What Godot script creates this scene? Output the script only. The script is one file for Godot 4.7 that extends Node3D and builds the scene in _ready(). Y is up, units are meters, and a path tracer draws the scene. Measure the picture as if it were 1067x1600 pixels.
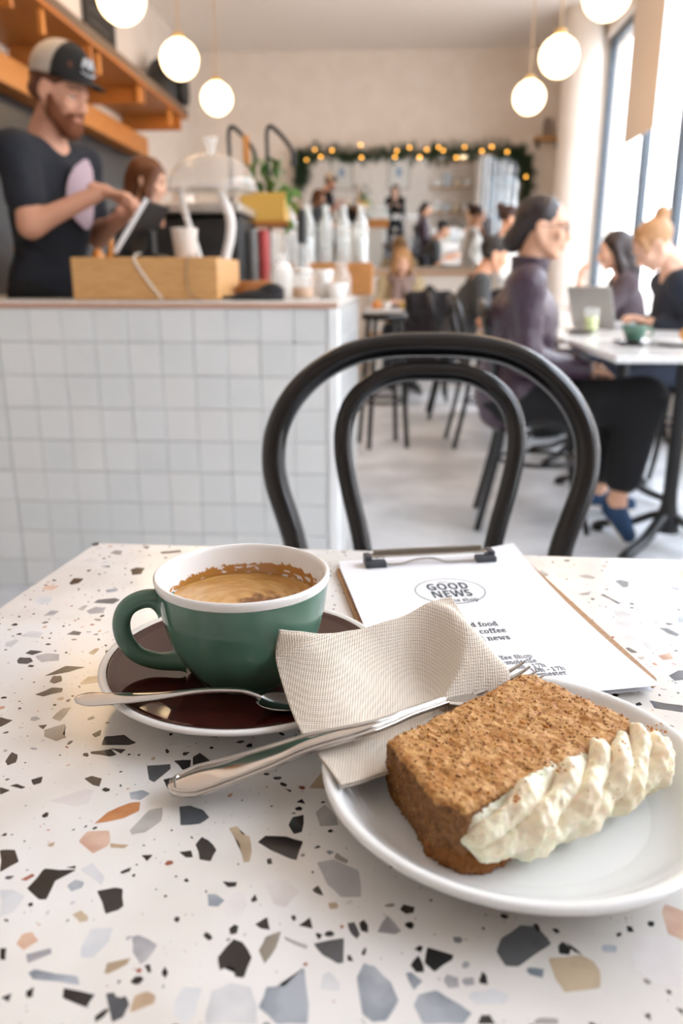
extends Node3D

var M := {}
var rng := RandomNumberGenerator.new()

func _ready() -> void:
	rng.seed = 77
	# camera: a phone held low over the table, tilted down a little
	var cam := Camera3D.new()
	cam.name = "camera"
	var lens := CameraAttributesPhysical.new()
	lens.frustum_focal_length = 18.45
	lens.frustum_focus_distance = 0.42
	lens.frustum_near = 0.02
	lens.frustum_far = 200.0
	lens.exposure_aperture = 4.7
	cam.attributes = lens
	cam.fov = 66.07
	cam.near = 0.02
	cam.far = 200.0
	cam.position = Vector3(0, 0.97, 0)
	cam.rotation = Vector3(deg_to_rad(-16.185), deg_to_rad(3.574), 0)
	add_child(cam)
	# sky: bright, even overcast
	var env := Environment.new()
	env.background_mode = Environment.BG_SKY
	var sky := Sky.new()
	var sm := ProceduralSkyMaterial.new()
	sm.sky_top_color = Color("dde6f3")
	sm.sky_horizon_color = Color("f3f5f9")
	sm.ground_bottom_color = Color("8c8a88")
	sm.ground_horizon_color = Color("b4b2b0")
	sm.sky_energy_multiplier = 1.0
	sky.sky_material = sm
	env.sky = sky
	env.background_energy_multiplier = SKY_ENERGY
	env.tonemap_mode = Environment.TONE_MAPPER_LINEAR
	env.tonemap_exposure = EXPOSURE
	env.sdfgi_enabled = true
	env.ssao_enabled = true
	env.ssil_enabled = true
	var we := WorldEnvironment.new()
	we.name = "world"
	we.environment = env
	add_child(we)
	materials()
	room()
	street()
	counter()
	counter_things()
	back_counter()
	lamps()
	back_wall_things()
	seating()
	people()
	table()
	table_things()

const SKY_ENERGY := 12.0
const EXPOSURE := 1.02
const LAMP_GLOW := 6.0
const LAMP_POWER := 0.115

# ---------------------------------------------------------------- the table and what lies on it
var chip_at := 0
var chip_holes := []
var chip_parent: Node3D
var chip_mats := {}

func chip(kind: String, xz: Array) -> void:
	var poly := PackedVector2Array()
	var mid := Vector2.ZERO
	for k in range(0, xz.size(), 2):
		poly.append(Vector2(xz[k], xz[k + 1]) * 1e-4)
	for p in poly:
		mid += p / poly.size()
	# soften the corners and roughen the edges as broken stone is
	var fine := PackedVector2Array()
	var n := poly.size()
	for k in n:
		var a := poly[(k - 1 + n) % n]
		var b := poly[k]
		var c := poly[(k + 1) % n]
		fine.append(b.lerp(a, 0.1))
		fine.append(b.lerp((a + c) * 0.5, 0.03))
		fine.append(b.lerp(c, 0.1))
		var m := (b + c) * 0.5
		fine.append(m + (b - c).orthogonal() * rng.randf_range(-0.035, 0.035))
	var reach := 0.0
	for p in poly:
		reach = maxf(reach, p.distance_to(mid))
	chip_holes.append([mid, reach])
	lay_chip(kind, fine)

func lay_chip(kind: String, poly: PackedVector2Array) -> void:
	chip_at += 1
	var g := Geo.new()
	g.prism(poly, TABLE - 0.0015, TABLE + 0.00002 + 0.0000004 * chip_at)
	put("chip", g, chip_mats[kind][chip_at % chip_mats[kind].size()], chip_parent)

const TABLE := 0.75

func stone(a: String, b: String, seed_: int, scale_ := 9.0) -> StandardMaterial3D:
	return mottled([[0.25, a], [0.75, b]], Vector3.ONE * scale_, 0.16, 0.012, 4, seed_, 256)

func table() -> void:
	var t := thing("cafe_table", "white terrazzo cafe table in the foreground, speckled with black, grey and tan stone chips", "table")
	chip_mats = {
		"k": [stone("19181a", "262427", 1), stone("141316", "201e20", 2)],
		"b": [stone("3a312b", "4a4038", 3), stone("2d2622", "3b332d", 4)],
		"d": [stone("47494c", "626569", 5), stone("3c3f43", "575b60", 6)],
		"s": [stone("8d959e", "b3b9c0", 7), stone("7d858f", "a9b0b8", 8)],
		"g": [stone("96959a", "b7b6b8", 9), stone("a09d9b", "bbb8b4", 10)],
		"u": [stone("8c8478", "aaa296", 11)],
		"l": [stone("c6c8ca", "dadbdc", 12), stone("cdd0d3", "dfe0e1", 13)],
		"w": [stone("dad4d2", "e4e0de", 14)],
		"t": [stone("b39b80", "cdb698", 15), stone("a8947c", "c7b498", 16)],
		"p": [stone("b98c74", "d6b49c", 17), stone("c49c88", "d9bba8", 18)],
		"o": [stone("a9683a", "c98a58", 19)],
		"r": [stone("8e4a3a", "aa6652", 20)],
	}
	var g := Geo.new()
	var outline := []
	var corner := [Vector2(-0.258, -0.646), Vector2(0.52, -0.6255), Vector2(0.53, 0.09), Vector2(-0.336, 0.09)]
	for k in 4:
		var b: Vector2 = corner[k]
		var a: Vector2 = (corner[(k + 3) % 4] - b).normalized()
		var c: Vector2 = (corner[(k + 1) % 4] - b).normalized()
		for q in 6:
			var u := q / 5.0
			outline.append(b + a * 0.008 * (1 - u) * (1 - u) + c * 0.008 * u * u)
	var rows := []
	for e in [[0.0, TABLE - 0.024], [0.0, TABLE - 0.0015], [0.0006, TABLE - 0.0004], [0.0016, TABLE]]:
		var row := PackedVector3Array()
		for p in outline:
			var q: Vector2 = p - (p - Vector2(0.1, -0.28)).normalized() * e[0]
			row.append(Vector3(q.x, e[1], q.y))
		rows.append(row)
	g.rings(rows)
	chip_parent = put("tabletop", g, M.terrazzo, t)
	var edge := []
	for p in outline:
		edge.append(p - (p - Vector2(0.1, -0.28)).normalized() * 0.003)
	var field := PackedVector2Array(edge)
	stone_chips()
	# medium chips between the listed ones, each a part; then the grit as one
	var kinds := "kkkdddbssgggllllllwwwwuttp"
	var more := 0
	var tries := 0
	while more < 146 and tries < 6000:
		tries += 1
		var at := Vector2(rng.randf_range(-0.33, 0.52), rng.randf_range(-0.645, -0.12))
		var r := rng.randf_range(0.0028, 0.0075) if more > 60 else rng.randf_range(0.008, 0.016)
		if not clear(at, r * 1.25) or not Geometry2D.is_point_in_polygon(at, field):
			continue
		var poly := shard(at, r)
		var ok := true
		for p in poly:
			if not Geometry2D.is_point_in_polygon(p, field):
				ok = false
		if not ok:
			continue
		chip_holes.append([at, r])
		lay_chip(kinds[rng.randi() % kinds.length()], poly)
		more += 1
	var grit := Geo.new()
	grit.tinted = true
	var tones := [Color("18171a"), Color("201e22"), Color("2c2826"), Color("55565a"), Color("85888e"), Color("a7a8ab"), Color("c9cacc"), Color("d9d6d3"), Color("b9a58e"), Color("c79d84"), Color("9a5a48"), Color("8f8a80")]
	var grid := {}
	var n := 0
	tries = 0
	while n < 8000 and tries < 40000:
		tries += 1
		var at := Vector2(rng.randf_range(-0.335, 0.525), rng.randf_range(-0.645, 0.08))
		var r := 0.0004 + 0.0022 * pow(rng.randf(), 3.0)
		if at.y > -0.17:
			r *= 2.0
		if not clear(at, r) or not Geometry2D.is_point_in_polygon(at, field):
			continue
		var key := Vector2i(at / 0.003)
		var free := true
		for dx in [-1, 0, 1]:
			for dy in [-1, 0, 1]:
				for e in grid.get(key + Vector2i(dx, dy), []):
					if at.distance_to(e[0]) < r + e[1]:
						free = false
		if not free:
			continue
		if not grid.has(key):
			grid[key] = []
		grid[key].append([at, r])
		var q := rng.randf()
		var tone: Color = tones[int(q * 4.0)] if q < 0.42 and r > 0.0006 else tones[rng.randi_range(3, 11)]
		grit.col = tone.srgb_to_linear()
		var poly := shard(at, r)
		var y := TABLE + 0.000015 + 0.000000001 * n
		var mid := grit.pt(Vector3(at.x, y, at.y))
		var ring := []
		for p in poly:
			ring.append(grit.pt(Vector3(p.x, y, p.y)))
		for k in ring.size():
			grit.tri(mid, ring[(k + 1) % ring.size()], ring[k])
		n += 1
	for k in range(0, grit.i.size(), 3):
		var a := grit.v[grit.i[k]]
		if (grit.v[grit.i[k + 2]] - a).cross(grit.v[grit.i[k + 1]] - a).y < 0.0:
			var w := grit.i[k + 1]
			grit.i[k + 1] = grit.i[k + 2]
			grit.i[k + 2] = w
	var gm := mat("ffffff", 0.16)
	gm.vertex_color_use_as_albedo = true
	put("chip_grit", grit, gm, chip_parent).set_meta("kind", "stuff")
	pedestal(t, Vector3(0.1, 0, -0.27))

func clear(at: Vector2, r: float) -> bool:
	for h in chip_holes:
		if at.distance_squared_to(h[0]) < (r + h[1] * 0.8) * (r + h[1] * 0.8):
			return false
	return true

func shard(at: Vector2, r: float) -> PackedVector2Array:
	var poly := PackedVector2Array()
	var n := rng.randi_range(4, 7)
	var turn := rng.randf() * TAU
	var long := rng.randf_range(0.45, 1.0)
	var a0 := rng.randf() * TAU
	for k in n:
		var a := TAU * (k + rng.randf_range(-0.3, 0.3)) / n + a0
		var p := Vector2(cos(a), sin(a) * long) * r * rng.randf_range(0.75, 1.1)
		poly.append(at + p.rotated(turn))
	return poly

func pedestal(t: Node3D, at: Vector3, height := 0.726) -> void:
	var g := Geo.new()
	g.lathe([Vector2(0.0, 0.05), Vector2(0.05, 0.06), Vector2(0.045, 0.1), Vector2(0.03, 0.16), Vector2(0.026, 0.22), Vector2(0.026, height - 0.03), Vector2(0.06, height - 0.008), Vector2(0.06, height), Vector2(0.0, height)], 16, at)
	put("pedestal", g, M.iron, t)
	for k in 4:
		var a := PI / 4 + k * PI / 2
		var d := Vector3(cos(a), 0, sin(a))
		var f := Geo.new()
		f.tube(smooth_path([at + Vector3(0, 0.13, 0), at + d * 0.06 + Vector3(0, 0.11, 0), at + d * 0.16 + Vector3(0, 0.055, 0), at + d * 0.27 + Vector3(0, 0.03, 0), at + d * 0.3 + Vector3(0, 0.014, 0)], 4), 0.022, 8, false, 0.7)
		f.lathe([Vector2(0.0, 0.0), Vector2(0.026, 0.0), Vector2(0.028, 0.012), Vector2(0.0, 0.018)], 10, at + d * 0.285)
		put("foot", f, M.iron, t)

func table_things() -> void:
	saucer_and_cup()
	plate_and_cake()
	clipboard()
	napkin()
	cutlery()

const CUP := Vector3(-0.0788, 0.757, -0.3975)

func saucer_and_cup() -> void:
	var s := thing("saucer", "dark brown glazed saucer with a white rim under the green coffee cup", "saucer", Vector3(CUP.x, TABLE, CUP.z))
	var g := Geo.new()
	g.lathe([Vector2(0, 0.003), Vector2(0.026, 0.003), Vector2(0.028, 0.0), Vector2(0.034, 0.0), Vector2(0.036, 0.003), Vector2(0.05, 0.0065), Vector2(0.066, 0.0118), Vector2(0.0762, 0.0158), Vector2(0.0792, 0.0176), Vector2(0.0797, 0.0188), Vector2(0.079, 0.0198), Vector2(0.0775, 0.0199), Vector2(0.0758, 0.0192), Vector2(0.073, 0.0178), Vector2(0.06, 0.0128), Vector2(0.045, 0.0085), Vector2(0.032, 0.0062), Vector2(0, 0.006)], 96)
	put("body", g, M.white_glaze, s)
	var w := Geo.new()
	w.lathe([Vector2(0, 0.0058), Vector2(0.0745, 0.0182), Vector2(0.0752, 0.01925), Vector2(0.0738, 0.0188), Vector2(0.06, 0.0135), Vector2(0.05, 0.0102), Vector2(0.042, 0.0081), Vector2(0.034, 0.0069), Vector2(0.0305, 0.0067), Vector2(0.0295, 0.0074), Vector2(0.0285, 0.0067), Vector2(0.0, 0.0066)], 96)
	put("glazed_well", w, M.brown_glaze, s).set_meta("label", "dark brown glazed well")
	# cup
	var c := thing("coffee_cup", "green glazed coffee cup with a white inside, standing on the brown saucer", "cup", Vector3(CUP.x, TABLE + 0.0066, CUP.z))
	var out := [Vector2(0, 0.003), Vector2(0.019, 0.003), Vector2(0.0205, 0.0), Vector2(0.0245, 0.0), Vector2(0.0262, 0.0022), Vector2(0.0275, 0.005), Vector2(0.0325, 0.0115), Vector2(0.0375, 0.02), Vector2(0.0415, 0.03), Vector2(0.0442, 0.041), Vector2(0.0459, 0.052), Vector2(0.0468, 0.0595)]
	g = Geo.new()
	var prof := smooth_path(out, 4)
	prof.append(Vector2(0.0455, 0.0597))
	prof.append(Vector2(0.0402, 0.03))
	prof.append(Vector2(0.0255, 0.006))
	prof.append(Vector2(0.0, 0.005))
	g.lathe(prof, 96)
	put("body", g, M.green_glaze, c)
	var inner := Geo.new()
	inner.tinted = true
	var wall := smooth_path([Vector2(0.0469, 0.0592), Vector2(0.0474, 0.0612), Vector2(0.0474, 0.0628), Vector2(0.0466, 0.0638), Vector2(0.0454, 0.0637), Vector2(0.0446, 0.0627), Vector2(0.0441, 0.061), Vector2(0.0432, 0.055), Vector2(0.042, 0.048), Vector2(0.0405, 0.042), Vector2(0.036, 0.03), Vector2(0.03, 0.019), Vector2(0.018, 0.01), Vector2(0.0, 0.008)], 14)
	var rows := []
	var stain := noise(55.0, 3, 8)
	var streak := noise(240.0, 2, 9)
	for p in wall:
		var row := PackedVector3Array()
		for k in 260:
			var a := TAU * k / 260
			row.append(Vector3(cos(a) * maxf(p.x, 1e-5), p.y, sin(a) * maxf(p.x, 1e-5)))
		rows.append(row)
	inner.rings(rows, true, false)
	for k in inner.v.size():
		var q: Vector3 = inner.v[k]
		var a := atan2(q.z, q.x)
		# dried crema left on the wall: ragged, highest on the far right
		var high := 0.0497 + 0.0035 * maxf(0.0, cos(a + 1.25)) + 0.0016 * stain.get_noise_2d(q.x * 3.0, q.z * 3.0) + 0.0012 * streak.get_noise_2d(q.x, q.z)
		var there: float = smoothstep(high + 0.0004, high - 0.0004, q.y) * (1.0 if q.y < 0.0575 else 0.0)
		var patch: float = 0.6 + 0.4 * signf(stain.get_noise_3d(q.x * 2.0, q.y * 6.0, q.z * 2.0) + 0.3)
		inner.c[k] = Color("f1f0ee").srgb_to_linear().lerp(Color("b07a3c").srgb_to_linear(), there * patch)
	var im := mat("ffffff", 0.09)
	im.vertex_color_use_as_albedo = true
	put("white_lining", inner, im, c).set_meta("label", "white glazed inside and rim")
	# handle: a loop in the upright plane that points left and a little to the front
	var turn := deg_to_rad(16.0)
	var u := Vector3(-cos(turn), 0, sin(turn))
	var pts := []
	for e in [[0.0415, 0.0475], [0.0475, 0.0515], [0.0545, 0.0515], [0.0615, 0.0478], [0.0652, 0.04], [0.0645, 0.0305], [0.0595, 0.0215], [0.0515, 0.0162], [0.043, 0.0142], [0.033, 0.0145]]:
		pts.append(u * e[0] + Vector3(0, e[1], 0))
	var path := smooth_path(pts, 6)
	var rad := []
	for k in path.size():
		var q := float(k) / (path.size() - 1)
		rad.append(0.0051 + 0.0035 * pow(absf(q - 0.5) * 2.0, 8.0))
	g = Geo.new()
	g.tube(path, rad, 18, false, 0.92)
	put("handle", g, M.green_glaze, c)
	# coffee
	var k0 := thing("coffee", "espresso with golden brown crema in the green cup", "coffee", Vector3(CUP.x, TABLE + 0.0066 + 0.0462, CUP.z))
	g = Geo.new()
	g.tinted = true
	rows = []
	for q in 30:
		var r := 0.0411 * (1.0 - q / 29.0)
		var row := PackedVector3Array()
		for k in 120:
			var a := TAU * k / 120
			row.append(Vector3(cos(a) * maxf(r, 1e-5), 0.0006 * pow(r / 0.041, 12.0), sin(a) * maxf(r, 1e-5)))
		rows.append(row)
	g.rings(rows, true, false)
	var swirl := noise(60.0, 4, 21)
	for k in g.v.size():
		var q: Vector3 = g.v[k]
		var r := Vector2(q.x, q.z).length() / 0.041
		var a := atan2(q.z, q.x)
		var n := swirl.get_noise_3d(cos(a + r * 2.2) * r * 0.05, sin(a + r * 2.2) * r * 0.05, r * 0.11)
		var pool: float = smoothstep(0.55, 0.2, Vector2(q.x - 0.016, q.z - 0.004).length() / 0.034 + n * 0.4)
		var tone := Color("b98546").lerp(Color("d3a564"), clampf(0.5 + n * 1.3, 0.0, 1.0)).lerp(Color("6a3f1c"), pool * 0.85)
		g.c[k] = tone.srgb_to_linear()
	var cm := mat("ffffff", 0.22)
	cm.vertex_color_use_as_albedo = true
	put("crema", g, cm, k0)
	var depth := Geo.new()
	depth.lathe([Vector2(0, -0.036), Vector2(0.017, -0.034), Vector2(0.0355, -0.016), Vector2(0.04, -0.0035), Vector2(0.0406, -0.0006), Vector2(0, -0.0006)], 40)
	put("liquid", depth, mat("3a2010", 0.1), k0)

const PLATE := Vector3(0.0568, 0.75, -0.3005)

func plate_and_cake() -> void:
	var p := thing("plate", "round white plate carrying the slice of carrot cake", "plate", PLATE)
	var g := Geo.new()
	g.lathe(smooth_path([Vector2(0, 0.003), Vector2(0.046, 0.003), Vector2(0.049, 0.0), Vector2(0.054, 0.0), Vector2(0.0575, 0.003), Vector2(0.066, 0.007), Vector2(0.0765, 0.0135), Vector2(0.0822, 0.0178), Vector2(0.0838, 0.0195), Vector2(0.0836, 0.0212), Vector2(0.082, 0.022), Vector2(0.0795, 0.0213), Vector2(0.0765, 0.0185), Vector2(0.0715, 0.0135), Vector2(0.065, 0.0092), Vector2(0.0575, 0.0069), Vector2(0.05, 0.0062), Vector2(0.0, 0.006)], 3), 128)
	put("body", g, M.plate_glaze, p)
	# the slice lies on its side: cut face up
	var base := PLATE.y + 0.0062
	var cake := thing("cake_slice", "thick slice of brown carrot cake on the white plate, piped cream along one side", "cake", Vector3(0.055, base, -0.30))
	var off := Vector2(0.055, -0.30)
	var quad := PackedVector2Array([Vector2(0.002, -0.2945) - off, Vector2(0.0195, -0.2555) - off, Vector2(0.03, -0.2505) - off, Vector2(0.108, -0.309) - off, Vector2(0.108, -0.319) - off, Vector2(0.0745, -0.357) - off, Vector2(0.067, -0.357) - off])
	g = Geo.new()
	g.tinted = true
	cake_body(g, quad, 0.0285)
	var cm := bumpy(mat("ffffff", 0.6), 80.0, 1.4, 0.05, 3, 31)
	cm.vertex_color_use_as_albedo = true
	var body := put("crumb", g, cm, cake)
	# loose crumbs that stand out from the cut face and the crust
	var rough := Geo.new()
	rough.tinted = true
	var tones := [Color("b58048"), Color("c79454"), Color("9a6434"), Color("d8ae6e"), Color("a87440"), Color("cf8f3c"), Color("8e5a2e")]
	var picked := 0
	while picked < 5200:
		var k := rng.randi() % g.v.size()
		var q := g.v[k]
		if q.y < 0.001:
			continue
		picked += 1
		var r := 0.00028 + 0.00062 * pow(rng.randf(), 3.0)
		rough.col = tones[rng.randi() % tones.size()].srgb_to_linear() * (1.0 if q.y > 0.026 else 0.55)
		rough.col.a = 1.0
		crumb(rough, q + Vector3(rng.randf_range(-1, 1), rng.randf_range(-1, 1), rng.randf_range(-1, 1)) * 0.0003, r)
	var rm := mat("ffffff", 0.5)
	rm.vertex_color_use_as_albedo = true
	put("crumbs", rough, rm, body).set_meta("kind", "stuff")
	var carrot := Geo.new()
	for k in 46:
		var at := Vector2(rng.randf_range(-0.05, 0.05), rng.randf_range(-0.055, 0.045))
		if not Geometry2D.is_point_in_polygon(at * 1.12, quad):
			continue
		carrot.ell(Vector3(at.x, 0.0283, at.y), Vector3(rng.randf_range(0.0006, 0.0019), 0.0007, rng.randf_range(0.0005, 0.0009)), 7, Basis(Vector3.UP, rng.randf() * TAU))
	put("carrot_shreds", carrot, mat("d08a34", 0.6), body).set_meta("kind", "stuff")
	# broken foot of crust that juts out under the cream
	var ledge := Field.new()
	for e in [[0.025, -0.2545, 0.0036], [0.031, -0.2515, 0.0042], [0.0375, -0.2525, 0.0042], [0.044, -0.256, 0.0036], [0.0195, -0.2585, 0.0028]]:
		ledge.ell(Vector3(e[0] - off.x, 0.004, e[1] - off.y), Vector3(e[2] * 1.3, 0.0048, e[2]))
	var lg := Geo.new()
	ledge.build(lg, 0.0007, 0.0012, noise(420.0, 3, 41), 0.0016)
	put("crust_edge", lg, M.crust, cake)
	cream(cake, off)

func cake_body(g: Geo, quad: PackedVector2Array, high: float) -> void:
	var cell := 0.00085
	var lo := Vector3(-0.06, -0.0015, -0.065)
	var nx := 136
	var ny := 39
	var nz := 140
	var s := PackedFloat32Array()
	s.resize(nx * ny * nz)
	var big := noise(75.0, 2, 51)
	var mid := noise(330.0, 3, 52)
	var pore := noise(210.0, 2, 53, FastNoiseLite.TYPE_CELLULAR)
	var n := quad.size()
	var mids := Vector2.ZERO
	for p in quad:
		mids += p / n
	var nrm := []
	for k in n:
		var a := quad[k]
		var b := quad[(k + 1) % n]
		var o := (b - a).orthogonal().normalized()
		if o.dot(a - mids) < 0.0:
			o = -o
		nrm.append([o, o.dot(a)])
	for z in nz:
		for x in nx:
			var q := Vector2(lo.x + x * cell, lo.z + z * cell)
			var worst := -1.0
			var soft := 0.0
			for e in nrm:
				var d: float = q.dot(e[0]) - e[1]
				worst = maxf(worst, d)
			if worst > 0.005:
				continue
			for y in ny:
				var h := lo.y + y * cell
				# the crust bulges a little at mid height
				var bulge := 0.0012 * sin(clampf(h / high, 0.0, 1.0) * PI)
				var dy := maxf(h - high, -h)
				var dxz := worst - bulge
				var r := 0.0022
				var ax := maxf(dxz + r, 0.0)
				var ay := maxf(dy + r, 0.0)
				var d := sqrt(ax * ax + ay * ay) + minf(maxf(dxz + r, dy + r), 0.0) - r
				if d > 0.004:
					continue
				if d > -0.004:
					var p3 := Vector3(q.x, h, q.y)
					d += big.get_noise_3dv(p3) * 0.0011 + mid.get_noise_3dv(p3) * 0.0010
					var c := pore.get_noise_3dv(p3)
					d += maxf(0.0, -c - 0.88) * 0.007
					if h < 0.0004:
						d = maxf(d, 0.0004 - h)
				s[(z * ny + y) * nx + x] = exp(-d / 0.0006) if d > -0.006 else 2000.0
	Field.nets(g, s, nx, ny, nz, lo, cell)
	var tone := noise(260.0, 3, 61)
	var warm := noise(90.0, 2, 62)
	for k in g.v.size():
		var q: Vector3 = g.v[k]
		var t := tone.get_noise_3dv(q)
		var w := warm.get_noise_3dv(q)
		var c := Color("b88148").lerp(Color("d0a468"), clampf(0.5 + t * 1.2, 0.0, 1.0)).lerp(Color("b07434"), clampf(w * 1.4, 0.0, 0.7))
		if t < -0.32:
			c = c.lerp(Color("7d4c26"), clampf((-t - 0.32) * 4.0, 0.0, 0.5))
		# baked crust on the two outer sides of the loaf, bare crumb on the cut face
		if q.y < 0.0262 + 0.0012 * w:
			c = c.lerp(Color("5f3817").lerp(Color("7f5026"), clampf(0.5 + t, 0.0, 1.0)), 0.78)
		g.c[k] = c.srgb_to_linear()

func crumb(g: Geo, at: Vector3, r: float) -> void:
	var o := [Vector3(1, 0, 0), Vector3(-1, 0, 0), Vector3(0, 1, 0), Vector3(0, -1, 0), Vector3(0, 0, 1), Vector3(0, 0, -1)]
	var turn := Basis.from_euler(Vector3(rng.randf(), rng.randf(), rng.randf()) * TAU)
	var id := []
	for d in o:
		id.append(g.pt(at + turn * d * r * rng.randf_range(0.7, 1.3)))
	for f in [[0, 2, 4], [4, 2, 1], [1, 2, 5], [5, 2, 0], [4, 3, 0], [1, 3, 4], [5, 3, 1], [0, 3, 5]]:
		g.tri(id[f[0]], id[f[1]], id[f[2]])
	g.seal()

func cream(cake: Node3D, off: Vector2) -> void:
	var line := []
	for e in [[0.0300, 0.0115, -0.2525, 0.0012], [0.0322, 0.0130, -0.2530, 0.0072], [0.0390, 0.0145, -0.2555, 0.0112], [0.0495, 0.0155, -0.2610, 0.0130], [0.0622, 0.0160, -0.2685, 0.0138], [0.0765, 0.0165, -0.2780, 0.0138], [0.0905, 0.0168, -0.2885, 0.0138], [0.1030, 0.0168, -0.2985, 0.0134], [0.1140, 0.0162, -0.3085, 0.0118], [0.1210, 0.0152, -0.3150, 0.0080], [0.1235, 0.0142, -0.3172, 0.0012]]:
		line.append([Vector3(e[0] - off.x, e[1], e[2] - off.y), e[3]])
	var pos := []
	var rad := []
	for e in line:
		pos.append(e[0])
		rad.append(Vector2(e[1], 0))
	var path := smooth_path(pos, 22)
	var radii := smooth_path(rad, 22)
	var rows := []
	var ruff := noise(120.0, 2, 71)
	var frill := noise(330.0, 2, 72)
	var run := 0.0
	var seg := 140
	for k in path.size():
		if k > 0:
			run += path[k].distance_to(path[k - 1])
		var t: Vector3 = (path[mini(k + 1, path.size() - 1)] - path[maxi(k - 1, 0)]).normalized()
		var side := t.cross(Vector3.UP).normalized()
		var up := side.cross(t)
		var row := PackedVector3Array()
		# the nozzle was swung to and fro, so that the rope swells once per shell
		var shell := 1.0 + 0.10 * sin(run * TAU / 0.0235 + 0.8)
		for q in seg:
			var a := TAU * q / seg
			var ph := a * 6.0 - run * (150.0 + 1900.0 * run)
			var lobe := absf(sin(ph * 0.5))
			lobe = 0.70 + 0.38 * pow(lobe, 0.62)
			var d := side * cos(a) + up * sin(a)
			var p: Vector3 = path[k] + d * radii[k].x * shell * lobe
			var n := ruff.get_noise_3dv(p * 1.0) * 0.0016 + frill.get_noise_3dv(p) * 0.0005
			p += d * n * minf(radii[k].x / 0.01, 1.0)
			p.y = maxf(p.y, 0.0001)
			row.append(p)
		rows.append(row)
	var g := Geo.new()
	g.rings(rows, true, true)
	var frosting := put("frosting", g, M.cream, cake)
	frosting.set_meta("label", "ribbed swirl of piped cream dusted with cinnamon")
	var dust := Geo.new()
	dust.tinted = true
	var n := 0
	var speck := noise(130.0, 2, 77)
	while n < 620:
		var k := rng.randi() % g.v.size()
		var q := g.v[k]
		if q.y < 0.006 or speck.get_noise_3dv(q) < rng.randf_range(-0.1, 0.7):
			continue
		n += 1
		dust.col = [Color("a5622c"), Color("8d4c20"), Color("c07a3e")][n % 3].srgb_to_linear()
		crumb(dust, q, 0.00012 + 0.0003 * pow(rng.randf(), 4.0))
	for e in [[0.098, 0.029, -0.2935], [0.0725, 0.0305, -0.273], [0.0515, 0.028, -0.258], [0.118, 0.0265, -0.313]]:
		for k in 26:
			dust.col = [Color("b9773a"), Color("c98644"), Color("d39a4c")][k % 3].srgb_to_linear()
			crumb(dust, Vector3(e[0] - off.x + rng.randfn(0, 0.0017), e[1] + rng.randfn(0, 0.0007), e[2] - off.y + rng.randfn(0, 0.0015)), rng.randf_range(0.0003, 0.0009))
	var dm := mat("ffffff", 0.9)
	dm.vertex_color_use_as_albedo = true
	put("cinnamon", dust, dm, frosting).set_meta("kind", "stuff")

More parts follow.
